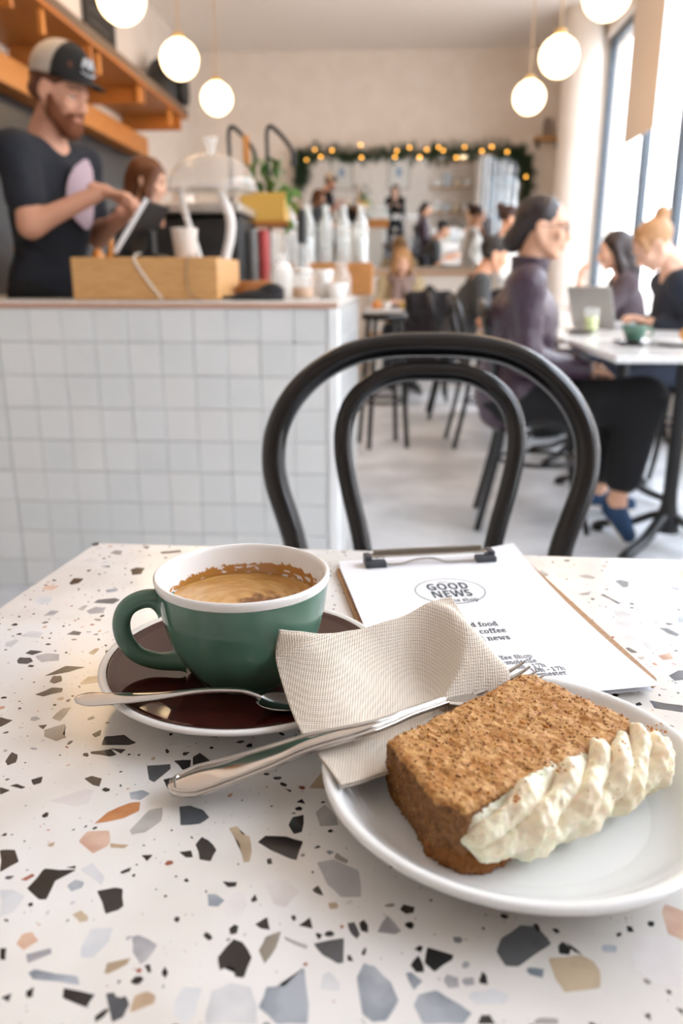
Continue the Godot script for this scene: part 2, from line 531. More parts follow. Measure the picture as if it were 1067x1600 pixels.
func clipboard() -> void:
	var turn := Basis(Vector3(0.979, 0, -0.205), Vector3.UP, Vector3(0.205, 0, 0.979))
	var at := Vector3(0.0375, TABLE, -0.583)   # middle of the sheet's top edge
	var c := thing("clipboard", "brown hardboard clipboard under the white menu sheet, with a metal clip at its far end", "clipboard", at)
	c.basis = turn
	var poly := PackedVector2Array()
	var hx := 0.0765
	for e in [[-hx, -0.022, 1], [hx + 0.004, -0.022, 2], [hx + 0.004, 0.193, 3], [-hx, 0.193, 4]]:
		for q in 5:
			var a: float = PI * 0.5 * (e[2] + 1) + PI * 0.5 * q / 4.0
			var cx: float = e[0] + (0.008 if e[0] < 0 else -0.008)
			var cy: float = e[1] + (0.008 if e[1] < 0 else -0.008)
			poly.append(Vector2(cx + cos(a) * 0.008, cy + sin(a) * 0.008))
	var g := Geo.new()
	g.prism(poly, 0.0002, 0.003)
	put("board", g, M.hardboard, c)
	# clip: flat steel bar with a dark plastic foot at each end and a bent spring wire
	var clip := Geo.new()
	clip.box(Vector3(-0.0005, 0.0115, -0.0205), Vector3(0.096, 0.0016, 0.008), 0.0005)
	clip.box(Vector3(-0.0005, 0.0135, -0.0245), Vector3(0.09, 0.0035, 0.0014), 0.0004)
	var bar := put("clip_bar", clip, M.steel, c)
	var wire := Geo.new()
	wire.tube(smooth_path([Vector3(-0.041, 0.0062, -0.014), Vector3(-0.025, 0.0062, -0.0135), Vector3(-0.012, 0.0082, -0.016), Vector3(0.0, 0.0085, -0.0165), Vector3(0.006, 0.0078, -0.014), Vector3(0.014, 0.0062, -0.0125), Vector3(0.042, 0.0062, -0.0125)], 5), 0.0008, 8)
	put("spring_wire", wire, M.steel, bar)
	for s in [-1.0, 1.0]:
		var f := Geo.new()
		f.box(Vector3(0.045 * s, 0.0066, -0.0145), Vector3(0.0165, 0.0055, 0.009), 0.0008)
		f.box(Vector3(0.0505 * s, 0.0082, -0.021), Vector3(0.0055, 0.0085, 0.012), 0.0008)
		put("clip_foot", f, M.dark_plastic, c)
	# sheets
	var under := thing("paper_sheet", "blank white sheet under the menu, one corner lifted past the clip", "paper", at)
	under.basis = turn
	var rows := []
	for r in 15:
		var row := PackedVector3Array()
		for k in 9:
			var u := k / 8.0
			var q := r / 14.0
			var lift: float = 0.005 * pow(u, 5.0) * pow(1.0 - q, 6.0)
			row.append(Vector3(lerpf(-0.072, 0.0715, u) + 0.008 * (1.0 - q) * u, 0.00325 + lift, lerpf(-0.034 - 0.011 * u, 0.2, q)))
		rows.append(row)
	g = Geo.new()
	g.sheet(rows, 0.00012)
	put("sheet", g, M.paper, under)
	var menu := thing("menu_sheet", "white printed cafe menu reading GOOD NEWS held on the clipboard", "menu", at)
	menu.basis = turn
	rows = []
	for r in 19:
		var row := PackedVector3Array()
		for k in 13:
			var u := k / 12.0
			var q := r / 18.0
			var lift: float = 0.0028 * pow(q, 4.0) * (0.3 + 0.7 * u) + 0.0006 * sin(q * 5.0 + u)
			row.append(Vector3(lerpf(-0.0735, 0.0745, u), 0.0043 + lift, lerpf(-0.019, 0.2015, q)))
		rows.append(row)
	g = Geo.new()
	g.sheet(rows, 0.00012)
	var sheet := put("sheet", g, M.paper, menu)
	var bold := SystemFont.new()
	bold.font_names = PackedStringArray(["Droid Sans"])
	bold.font_weight = 700
	var serif := SystemFont.new()
	serif.font_names = PackedStringArray(["Droid Serif"])
	serif.font_weight = 700
	var thin := SystemFont.new()
	thin.font_names = PackedStringArray(["Droid Serif"])
	for e in [["GOOD", bold, 0.0165, -0.001, 0.0365, 0.66, 0], ["NEWS", bold, 0.0165, -0.0015, 0.0505, 0.66, 0], ["the shop", thin, 0.0075, 0.004, 0.0625, 0.7, 0],
			["good food", serif, 0.0088, 0.0144, 0.104, 0.66, 1], ["good coffee", serif, 0.0088, 0.0164, 0.1145, 0.66, 1], ["good news", serif, 0.0088, 0.0152, 0.125, 0.66, 1],
			["Coffee Shop", thin, 0.0048, 0.0192, 0.1525, 0.75, 1], ["demoiselle", thin, 0.0048, 0.0194, 0.159, 0.75, 1], ["8h - 17h", thin, 0.0048, 0.0225, 0.1655, 0.75, 1], ["10h - 17h", thin, 0.0048, 0.0319, 0.1712, 0.75, 1], ["semester", thin, 0.0048, 0.0304, 0.1768, 0.75, 1]]:
		var words := text_mesh(e[0], e[1], e[2])
		if e[6] == 1:
			words.horizontal_alignment = HORIZONTAL_ALIGNMENT_RIGHT
		var t := put("lettering", words, M.ink if e[2] > 0.006 else M.grey_ink, sheet)
		var q: float = (e[4] + 0.019) / 0.2205
		var u: float = (e[3] + 0.0735) / 0.148
		var y: float = 0.0043 + 0.0028 * pow(q, 4.0) * (0.3 + 0.7 * u) + 0.0006 * sin(q * 5.0 + u) + 0.00016
		t.transform = Transform3D(Basis(Vector3(e[5], 0, 0), Vector3(0, 0, -1), Vector3(0, 1, 0)), Vector3(e[3], y, e[4]))
	var ring := []
	for k in 64:
		var a := TAU * k / 64
		ring.append(Vector3(cos(a) * 0.0255 - 0.001, 0.00462 + 0.0003, 0.0445 + sin(a) * 0.0238))
	g = Geo.new()
	g.tube(ring, 0.00035, 5, true, 0.5)
	g.tube([Vector3(-0.006, 0.00495, 0.0275), Vector3(-0.003, 0.00495, 0.0258), Vector3(0.0, 0.00495, 0.0262), Vector3(0.002, 0.00495, 0.0275), Vector3(-0.002, 0.00495, 0.0288), Vector3(-0.006, 0.00495, 0.0275)], 0.00022, 5, false, 0.5)
	put("printed_badge", g, M.ink, sheet)

func napkin() -> void:
	var n := thing("paper_napkin", "creased beige paper napkin lying between the cup and the cake", "napkin")
	var P := [
		[Vector3(-0.053, 0.806, -0.355), Vector3(-0.026, 0.793, -0.380), Vector3(0.0055, 0.794, -0.399), Vector3(0.0225, 0.7985, -0.4095), Vector3(0.0358, 0.8015, -0.4135)],
		[Vector3(-0.0555, 0.787, -0.3585), Vector3(-0.0275, 0.7885, -0.3615), Vector3(0.0135, 0.7750, -0.375), Vector3(0.0350, 0.7985, -0.3965), Vector3(0.0497, 0.7865, -0.3885)],
		[Vector3(-0.041, 0.777, -0.3185), Vector3(-0.02, 0.7785, -0.323), Vector3(0.0220, 0.7705, -0.3495), Vector3(0.0425, 0.7915, -0.372), Vector3(0.0620, 0.7815, -0.3665)],
		[Vector3(-0.029, 0.7735, -0.2985), Vector3(-0.008, 0.773, -0.305), Vector3(0.0130, 0.7695, -0.326), Vector3(0.0350, 0.7705, -0.347), Vector3(0.0580, 0.7715, -0.3545)],
		[Vector3(-0.0175, 0.7735, -0.277), Vector3(0.0, 0.771, -0.2905), Vector3(0.0160, 0.7665, -0.313), Vector3(0.0370, 0.7665, -0.336), Vector3(0.0580, 0.7665, -0.348)],
	]
	var cols := []
	for r in P:
		cols.append(smooth_path(r, 14))
	var rows := []
	var wav := noise(38.0, 2, 83)
	for k in cols[0].size():
		var line := []
		for r in cols:
			line.append(r[k])
		var l2 := smooth_path(line, 14)
		var row := PackedVector3Array()
		for q in l2:
			row.append(q + Vector3(0, 0.0007 * wav.get_noise_2d(q.x, q.z), 0))
		rows.append(row)
	var g := Geo.new()
	g.sheet(rows, 0.0006)
	var ply := put("top_ply", g, M.napkin, n)
	# second ply, folded under, peeps out at the edge by the fork
	var low := []
	for k in range(0, rows.size(), 2):
		var row := PackedVector3Array()
		for q in range(0, rows[k].size(), 2):
			row.append(rows[k][q] + Vector3(0.0003, -0.0011, 0.0002))
		low.append(row)
	g = Geo.new()
	g.sheet(low, 0.0005)
	put("under_ply", g, M.napkin, n)

func cutlery() -> void:
	# teaspoon on the saucer
	var s := thing("teaspoon", "steel teaspoon resting on the brown saucer with its handle past the rim", "spoon")
	var g := Geo.new()
	var path := smooth_path([Vector3(-0.1505, 0.7765, -0.3325), Vector3(-0.135, 0.7752, -0.336), Vector3(-0.112, 0.7745, -0.3415), Vector3(-0.09, 0.7752, -0.3468), Vector3(-0.072, 0.7745, -0.349), Vector3(-0.062, 0.7712, -0.3492)], 8)
	var rows := []
	for k in path.size():
		var q := float(k) / (path.size() - 1)
		var t: Vector3 = (path[mini(k + 1, path.size() - 1)] - path[maxi(k - 1, 0)]).normalized()
		var side := Vector3.UP.cross(t).normalized()
		var up := t.cross(side)
		var w: float = lerpf(0.0066, 0.0019, smoothstep(0.0, 0.6, q)) * sqrt(clampf(q * 9.0 + 0.02, 0.0, 1.0))
		var lean := Basis(t, 0.08 * (1.0 - smoothstep(0.4, 0.8, q)))
		side = lean * side
		up = lean * up
		var h: float = lerpf(0.0009, 0.0014, smoothstep(0.1, 0.7, q))
		var row := PackedVector3Array()
		for e in 14:
			var a := TAU * e / 14
			row.append(path[k] + side * cos(a) * w + up * sin(a) * h)
		rows.append(row)
	g.rings(rows)
	put("handle", g, M.cutlery, s)
	bowl(s, Vector3(-0.0495, 0.7688, -0.349), Vector3(1, -0.05, 0.02), 0.0155, 0.0088, 0.0042)
	# dessert fork on the napkin
	var f := thing("dessert_fork", "steel dessert fork with a beaded handle lying across the napkin, tines behind the cake", "fork")
	var p0 := [Vector3(-0.0945, 0.7565, -0.2935), Vector3(-0.074, 0.7605, -0.2985), Vector3(-0.051, 0.7685, -0.301), Vector3(-0.034, 0.775, -0.303), Vector3(-0.012, 0.7792, -0.3075), Vector3(0.002, 0.7792, -0.3165), Vector3(0.0125, 0.7778, -0.3275), Vector3(0.0285, 0.7752, -0.343)]
	path = smooth_path(p0, 10)
	rows = []
	var beads := [[], [], [], []]
	for k in path.size():
		var q := float(k) / (path.size() - 1)
		var t: Vector3 = (path[mini(k + 1, path.size() - 1)] - path[maxi(k - 1, 0)]).normalized()
		var side := Vector3.UP.cross(t).normalized()
		var up := t.cross(side)
		var w: float = lerpf(0.0108, 0.003, smoothstep(0.0, 0.8, q)) * sqrt(clampf(q * 11.0 + 0.015, 0.0, 1.0))
		var h: float = lerpf(0.0021, 0.0018, smoothstep(0.2, 0.9, q))
		var lean := Basis(t, 0.05 * (1.0 - smoothstep(0.55, 0.9, q)))
		side = lean * side
		up = lean * up
		var row := PackedVector3Array()
		for e in 16:
			var a := TAU * e / 16
			row.append(path[k] + side * cos(a) * w + up * sin(a) * h)
		rows.append(row)
		for b in 2:
			var inset := 0.0005 + 0.0019 * b
			if w > inset + 0.0005 and q > 0.012 + 0.013 * b:
				beads[b * 2].append(path[k] + side * (w - inset) + up * h * sqrt(1.0 - pow((w - inset) / w, 2.0)))
				beads[b * 2 + 1].append(path[k] - side * (w - inset) + up * h * sqrt(1.0 - pow((w - inset) / w, 2.0)))
	g = Geo.new()
	g.rings(rows)
	var hd := put("handle", g, M.cutlery, f)
	for b in 2:
		var line: Array = beads[b * 2].duplicate()
		line.reverse()
		line.append_array(beads[b * 2 + 1])
		var e := Geo.new()
		e.tube(line, 0.0008, 8)
		put("beading", e, M.cutlery, hd)
	# head: shoulders and four tines, curved up
	var root := Vector3(0.0275, 0.7755, -0.3425)
	var fwd := Vector3(0.887, 0.02, -0.46).normalized()
	var side := Vector3.UP.cross(fwd).normalized()
	rows = []
	for k in 9:
		var q := k / 8.0
		var c := root + fwd * 0.02 * q + Vector3(0, -0.0022 * sin(q * 1.9), 0)
		var w: float = lerpf(0.0026, 0.0092, smoothstep(0.0, 0.9, q))
		var row := PackedVector3Array()
		for e in 12:
			var a := TAU * e / 12
			row.append(c + side * cos(a) * w + Vector3(0, sin(a) * 0.0009, 0))
		rows.append(row)
	g = Geo.new()
	g.rings(rows)
	put("shoulder", g, M.cutlery, f)
	for k in 4:
		var sx := (k - 1.5) * 0.0052
		var line := []
		var rad := []
		for q in 9:
			var u := q / 8.0
			line.append(root + fwd * (0.019 + 0.034 * u) + side * sx * (1.0 + 0.06 * sin(u * 3.0)) + Vector3(0, -0.0021 + 0.0005 * u + 0.0072 * u * u, 0))
			rad.append(lerpf(0.0016, 0.0007, u * u))
		g = Geo.new()
		g.tube(line, rad, 8, false, 0.75)
		put("tine", g, M.cutlery, f)

func bowl(s: Node3D, at: Vector3, dir: Vector3, long: float, wide: float, deep: float) -> void:
	var x := dir.normalized()
	var z := x.cross(Vector3.UP).normalized()
	var y := z.cross(x)
	var rows := []
	for r in 13:
		var row := PackedVector3Array()
		var u := r / 12.0
		for k in 32:
			var a := TAU * k / 32
			row.append(at + x * cos(a) * long * u + z * sin(a) * wide * u * (1.0 - 0.16 * cos(a)) + y * (-deep * (1.0 - u * u) + deep * 0.25))
		rows.append(row)
	for r in 13:
		var row := PackedVector3Array()
		var u := 1.0 - r / 12.0
		for k in 32:
			var a := TAU * k / 32
			row.append(at + x * cos(a) * long * u + z * sin(a) * wide * u * (1.0 - 0.16 * cos(a)) + y * (-deep * (1.0 - u * u) + deep * 0.25 - 0.0007))
		rows.append(row)
	var g := Geo.new()
	g.rings(rows, true, false)
	put("bowl", g, M.cutlery, s)

func stone_chips() -> void:
	chip("k", [-1322, -2494, -1192, -2495, -1252, -2431, -1245, -2337, -1273, -2335, -1342, -2386])
	chip("k", [-1073, -2391, -1013, -2412, -980, -2408, -949, -2324, -963, -2302, -1001, -2282])
	chip("k", [-764, -2667, -748, -2714, -717, -2696, -671, -2641, -681, -2574, -726, -2581])
	chip("k", [-1028, -1967, -917, -1949, -928, -1901, -1017, -1931])
	chip("d", [-884, -1955, -858, -1961, -838, -1934, -819, -1952, -795, -1921, -800, -1875, -828, -1854])
	chip("k", [-889, -1873, -865, -1901, -853, -1898, -861, -1871, -881, -1851])
	chip("b", [-1546, -2586, -1485, -2590, -1438, -2525, -1485, -2462])
	chip("k", [-1414, -3426, -1321, -3448, -1237, -3379, -1264, -3358, -1403, -3349])
	chip("k", [-1435, -3291, -1343, -3319, -1299, -3272, -1326, -3255, -1429, -3273])
	chip("k", [-1350, -3324, -1269, -3320, -1282, -3282])
	chip("k", [-1009, -3241, -928, -3253, -917, -3189, -948, -3169])
	chip("k", [-925, -3277, -900, -3315, -811, -3221, -833, -3185, -904, -3198])
	chip("k", [-1018, -3089, -935, -3136, -940, -2967, -990, -3042])
	chip("d", [-1126, -3193, -1017, -3212, -1006, -3174, -1053, -3067, -1083, -3085])
	chip("d", [-893, -2901, -848, -2912, -784, -2886, -745, -2838, -776, -2794, -856, -2779])
	chip("b", [-2031, -3574, -1948, -3547, -1983, -3476])
	chip("b", [-1814, -3185, -1819, -3263, -1779, -3242, -1758, -3180, -1787, -3152])
	chip("b", [-1795, -3504, -1750, -3517, -1752, -3470])
	chip("b", [-1486, -3442, -1453, -3488, -1439, -3435, -1459, -3414])
	chip("k", [-1626, -3051, -1584, -3079, -1570, -3030, -1598, -3012])
	chip("b", [-1385, -3075, -1358, -3098, -1303, -3080, -1293, -3020, -1327, -3029])
	chip("k", [-1743, -2987, -1685, -2967, -1716, -2934])
	chip("k", [-1704, -3001, -1675, -3016, -1625, -2994, -1639, -2981])
	chip("k", [-819, -2619, -773, -2631, -756, -2592, -785, -2590])
	chip("k", [-965, -2591, -920, -2597, -933, -2559])
	chip("k", [-1020, -2494, -983, -2523, -983, -2499, -1008, -2484])
	chip("k", [-1240, -2505, -1206, -2518, -1199, -2501])
	chip("k", [-1311, -2110, -1289, -2111, -1269, -2063, -1287, -2061])
	chip("k", [-793, -2070, -775, -2076, -761, -2046, -772, -2041])
	chip("k", [-727, -2044, -722, -2070, -704, -2046, -709, -2024])
	chip("k", [-1145, -1947, -1126, -1965, -1115, -1929, -1131, -1924])
	chip("k", [-1214, -1919, -1187, -1938, -1182, -1905])
	chip("g", [-1060, -2735, -1019, -2871, -965, -2892, -944, -2804, -993, -2725, -1043, -2709])
	chip("s", [-1142, -2985, -1089, -3007, -1047, -2983, -1077, -2935, -1122, -2940])
	chip("w", [-1480, -2902, -1351, -2999, -1306, -2991, -1298, -2899, -1351, -2873])
	chip("u", [-1744, -3466, -1662, -3529, -1639, -3493, -1634, -3432, -1603, -3405, -1641, -3369, -1719, -3407])
	chip("u", [-1754, -3581, -1736, -3681, -1694, -3695, -1695, -3552])
	chip("g", [-873, -2184, -854, -2196, -773, -2157, -791, -2092, -808, -2074, -848, -2120])
	chip("l", [-1033, -2127, -1030, -2213, -952, -2222, -946, -2160, -977, -2090, -1017, -2087])
	chip("g", [-1210, -2089, -1137, -2121, -1123, -2099, -1187, -2054])
	chip("s", [-1169, -2017, -1154, -2032, -1000, -2014, -980, -1982, -1144, -1993])
	chip("s", [-1197, -2411, -1176, -2443, -1138, -2432, -1136, -2404, -1169, -2382])
	chip("l", [-1181, -2499, -1144, -2537, -1070, -2465, -1066, -2420, -1124, -2461])
	chip("s", [-654, -2401, -622, -2403, -583, -2373, -601, -2342, -637, -2343])
	chip("l", [-655, -1946, -640, -1995, -579, -1995, -577, -1896, -606, -1863, -648, -1892])
	chip("l", [-546, -1898, -545, -1985, -491, -2021, -422, -2009, -389, -1939, -379, -1877, -539, -1867])
	chip("l", [-1441, -2374, -1392, -2377, -1333, -2348, -1341, -2268, -1378, -2246])
	chip("o", [-1224, -2766, -1192, -2846, -1118, -2913, -1073, -2923, -1059, -2862, -1112, -2808])
	chip("p", [-1247, -2656, -1234, -2717, -1146, -2729, -1116, -2658, -1121, -2632, -1163, -2589, -1226, -2638])
	chip("t", [-1114, -2652, -1034, -2648, -1047, -2626, -1104, -2627])
	chip("t", [-1121, -2272, -1097, -2294, -1058, -2265, -1055, -2246, -1080, -2239])
	chip("p", [-1264, -2131, -1261, -2174, -1231, -2185, -1193, -2150, -1225, -2106])
	chip("t", [-917, -2032, -922, -2071, -849, -2098, -851, -2071, -903, -2029])
	chip("t", [-786, -1895, -788, -1953, -754, -1972, -722, -1958, -717, -1930, -773, -1896])
	chip("r", [-1387, -2428, -1356, -2464, -1341, -2454, -1364, -2426])
	chip("k", [-513, -2696, -487, -2737, -401, -2738, -327, -2712, -342, -2601, -386, -2617])
	chip("k", [-401, -2810, -388, -2863, -343, -2881, -338, -2770, -370, -2754])
	chip("k", [-554, -2118, -515, -2199, -481, -2186, -438, -2126, -450, -2042, -481, -2045, -487, -2076, -512, -2084, -535, -2066])
	chip("k", [-451, -2269, -422, -2297, -412, -2303, -394, -2247, -427, -2250])
	chip("k", [-296, -2273, -259, -2313, -243, -2261])
	chip("k", [-264, -2446, -244, -2471, -218, -2420, -249, -2430])
	chip("k", [-81, -2297, -65, -2314, -48, -2289, -47, -2256, -71, -2262])
	chip("k", [147, -2139, 159, -2206, 247, -2178, 242, -2159, 178, -2104])
	chip("k", [99, -2126, 127, -2169, 144, -2125, 144, -2102, 117, -2100])
	chip("k", [113, -2194, 132, -2211, 146, -2205, 135, -2182])
	chip("k", [-385, -2964, -363, -2989, -344, -2953])
	chip("k", [-452, -3061, -416, -3046, -421, -3033])
	chip("k", [-611, -2469, -555, -2469, -555, -2446, -584, -2440])
	chip("k", [-487, -2381, -475, -2412, -461, -2382, -476, -2370])
	chip("k", [-540, -2243, -524, -2264, -508, -2255, -508, -2224, -531, -2218])
	chip("k", [-329, -2314, -313, -2320, -307, -2299, -318, -2291])
	chip("k", [-114, -2155, -106, -2156, -92, -2130, -113, -2132])
	chip("k", [-461, -2600, -444, -2607, -434, -2576, -452, -2571])
	chip("d", [-235, -2196, -130, -2228, -126, -2122, -146, -2118, -199, -2150])
	chip("s", [-384, -1936, -370, -2012, -308, -2020, -267, -2090, -255, -2091, -226, -1954, -223, -1887, -318, -1881])
	chip("s", [-79, -2066, -58, -2126, -20, -2114, 34, -2055, 59, -1988, 20, -1913, -22, -1906, -55, -1932])
	chip("s", [106, -1974, 122, -2013, 181, -2034, 256, -1984, 288, -1957, 259, -1917, 133, -1909])
	chip("g", [-260, -2593, -194, -2616, -92, -2559, -77, -2423, -154, -2418, -210, -2479])
	chip("g", [-279, -2854, -293, -2899, -258, -2956, -202, -2874, -189, -2823, -266, -2811])
	chip("u", [-420, -2155, -405, -2215, -353, -2244, -362, -2169, -391, -2101])
	chip("g", [-342, -2221, -254, -2187, -256, -2170, -332, -2205])
	chip("l", [-195, -2019, -189, -2072, -171, -2084, -134, -2044, -132, -2014, -191, -2015])
	chip("d", [-122, -2295, -97, -2301, -75, -2246, -86, -2225, -111, -2254])
	chip("g", [-15, -2260, 21, -2341, 70, -2270, 49, -2254])
	chip("s", [83, -2094, 102, -2099, 138, -2066, 108, -2029, 90, -2067])
	chip("g", [206, -2074, 219, -2098, 255, -2086, 256, -2051, 219, -2045])
	chip("b", [66, -2371, 79, -2396, 121, -2385, 116, -2358, 87, -2350])
	chip("u", [-194, -2623, -187, -2656, -135, -2614, -142, -2594])
	chip("w", [-579, -2352, -551, -2428, -523, -2418, -495, -2358, -510, -2302, -562, -2288])
	chip("w", [-455, -2476, -369, -2493, -310, -2437, -351, -2356, -395, -2364])
	chip("t", [-647, -2773, -616, -2789, -588, -2741, -552, -2729, -527, -2641, -526, -2583, -548, -2575, -587, -2685])
	chip("d", [395, -2202, 418, -2260, 496, -2324, 550, -2322, 590, -2247, 461, -2144, 417, -2144])
	chip("t", [567, -2185, 678, -2206, 717, -2181, 729, -2141, 713, -2076, 595, -2052, 576, -2097])
	chip("k", [611, -2239, 630, -2259, 654, -2232, 641, -2203, 608, -2206])
	chip("k", [641, -2257, 663, -2237, 686, -2206, 659, -2218])
	chip("k", [602, -2311, 619, -2319, 631, -2303, 614, -2292])
	chip("k", [540, -2332, 556, -2333, 562, -2303, 550, -2297])
	chip("k", [323, -2081, 337, -2115, 350, -2100, 350, -2066, 325, -2069])
	chip("k", [824, -2305, 844, -2314, 844, -2301, 826, -2290])
	chip("s", [758, -2243, 772, -2255, 812, -2251, 804, -2223, 760, -2223])
	chip("s", [484, -2131, 493, -2142, 544, -2139, 534, -2103, 492, -2114])
	chip("g", [265, -2074, 273, -2085, 306, -2091, 307, -2063, 277, -2057])
	chip("l", [281, -2016, 297, -2034, 362, -2050, 412, -2029, 398, -1999, 306, -1991])
	chip("w", [858, -2268, 899, -2305, 1005, -2306, 1037, -2251, 984, -2097, 908, -2097, 848, -2158])
	chip("p", [1018, -2418, 1043, -2457, 1098, -2428, 1155, -2385, 1102, -2283, 1050, -2290, 1008, -2316])
	chip("k", [302, -1920, 316, -1951, 343, -1953, 357, -1923])
	chip("k", [825, -1983, 845, -1992, 840, -1965])
	chip("k", [934, -2017, 954, -2010, 947, -1990])
	chip("g", [478, -1942, 500, -1955, 554, -1954, 551, -1935, 476, -1930])
	chip("d", [-2101, -5120, -2091, -5181, -1977, -5219, -1930, -5188, -1954, -5113])
	chip("b", [-2056, -5809, -2021, -5861, -1951, -5849, -1938, -5714, -2003, -5690])
	chip("b", [-2428, -5489, -2434, -5592, -2354, -5589, -2353, -5494, -2400, -5453])
	chip("b", [-1990, -4028, -1915, -4161, -1791, -4153, -1868, -4085])
	chip("b", [-1929, -3961, -1938, -4031, -1892, -4039, -1861, -3976, -1894, -3942])
	chip("b", [-1949, -3815, -1887, -3900, -1824, -3898, -1811, -3854, -1895, -3798])
	chip("d", [-2238, -4212, -2240, -4252, -2172, -4252, -2135, -4206, -2157, -4170, -2214, -4173])
	chip("d", [-2232, -4309, -2218, -4353, -2132, -4340, -2177, -4288])
	chip("g", [-2155, -4277, -2099, -4318, -2016, -4310, -1982, -4228, -2081, -4198])
	chip("l", [-2547, -5109, -2526, -5212, -2447, -5217, -2411, -5118, -2461, -5065])
	chip("g", [-2099, -4975, -2062, -5051, -1983, -5046, -1968, -4951, -2054, -4924])
	chip("g", [-2174, -5002, -2150, -5074, -2122, -5070, -2124, -4973])
	chip("d", [-2085, -4592, -2060, -4650, -1998, -4631, -1998, -4584])
	chip("p", [-2586, -5350, -2581, -5435, -2481, -5430, -2498, -5337])
	chip("l", [-2378, -4547, -2344, -4632, -2249, -4610, -2238, -4529])
	chip("g", [-2357, -6185, -2340, -6270, -2273, -6260, -2250, -6145])
	chip("w", [-2524, -5971, -2487, -6076, -2377, -6024, -2375, -5937])
	chip("t", [-1843, -4334, -1823, -4403, -1795, -4404, -1801, -4312])
	chip("b", [-1750, -4377, -1715, -4392, -1719, -4304])
	chip("t", [-1749, -3961, -1731, -4038, -1667, -4053, -1645, -3978, -1736, -3941])
	chip("d", [-2606, -6434, -2561, -6488, -2528, -6390, -2571, -6362])
	chip("b", [-1940, -6248, -1784, -6305, -1757, -6259, -1912, -6203])
	chip("d", [-2320, -5868, -2253, -5889, -2238, -5847])
	chip("b", [-2133, -6365, -2078, -6393, -2072, -6321])
	chip("g", [1167, -5932, 1227, -6006, 1268, -5900, 1241, -5861, 1175, -5864])
	chip("g", [1487, -5895, 1568, -5930, 1617, -5865, 1590, -5826, 1523, -5848])
	chip("g", [1401, -5507, 1523, -5573, 1479, -5492, 1427, -5482])
	chip("d", [1564, -5507, 1591, -5516, 1670, -5351, 1647, -5334])
	chip("g", [2105, -5724, 2140, -5733, 2191, -5659, 2156, -5612])
	chip("d", [1806, -4941, 1861, -4937, 1911, -4838, 1879, -4810, 1838, -4849])
	chip("d", [1497, -4617, 1521, -4626, 1559, -4556, 1519, -4546])
	chip("g", [1530, -4493, 1579, -4503, 1571, -4468, 1544, -4455])
	chip("p", [1668, -4520, 1755, -4566, 1749, -4479, 1680, -4463])
	chip("l", [1542, -5028, 1627, -5045, 1671, -4980, 1604, -4921, 1554, -4945])
	chip("l", [1578, -5206, 1652, -5220, 1698, -5154, 1636, -5077, 1577, -5117])
	chip("l", [1861, -5285, 1927, -5304, 1968, -5230, 1891, -5190])
	chip("s", [1987, -5113, 2051, -5191, 1995, -5028, 1969, -5041])
	chip("l", [1494, -4742, 1573, -4812, 1625, -4763, 1591, -4685, 1500, -4667])
	chip("l", [1628, -4700, 1663, -4709, 1690, -4641, 1644, -4614])
	chip("w", [1322, -5904, 1429, -5968, 1422, -5872, 1338, -5848])
	chip("l", [1271, -5609, 1323, -5675, 1366, -5608, 1310, -5583])
	chip("d", [1446, -3964, 1612, -3919, 1587, -3846, 1448, -3881])
	chip("k", [1359, -3921, 1388, -3942, 1394, -3914, 1362, -3900])
	chip("d", [1447, -6253, 1500, -6269, 1498, -6227, 1461, -6216])

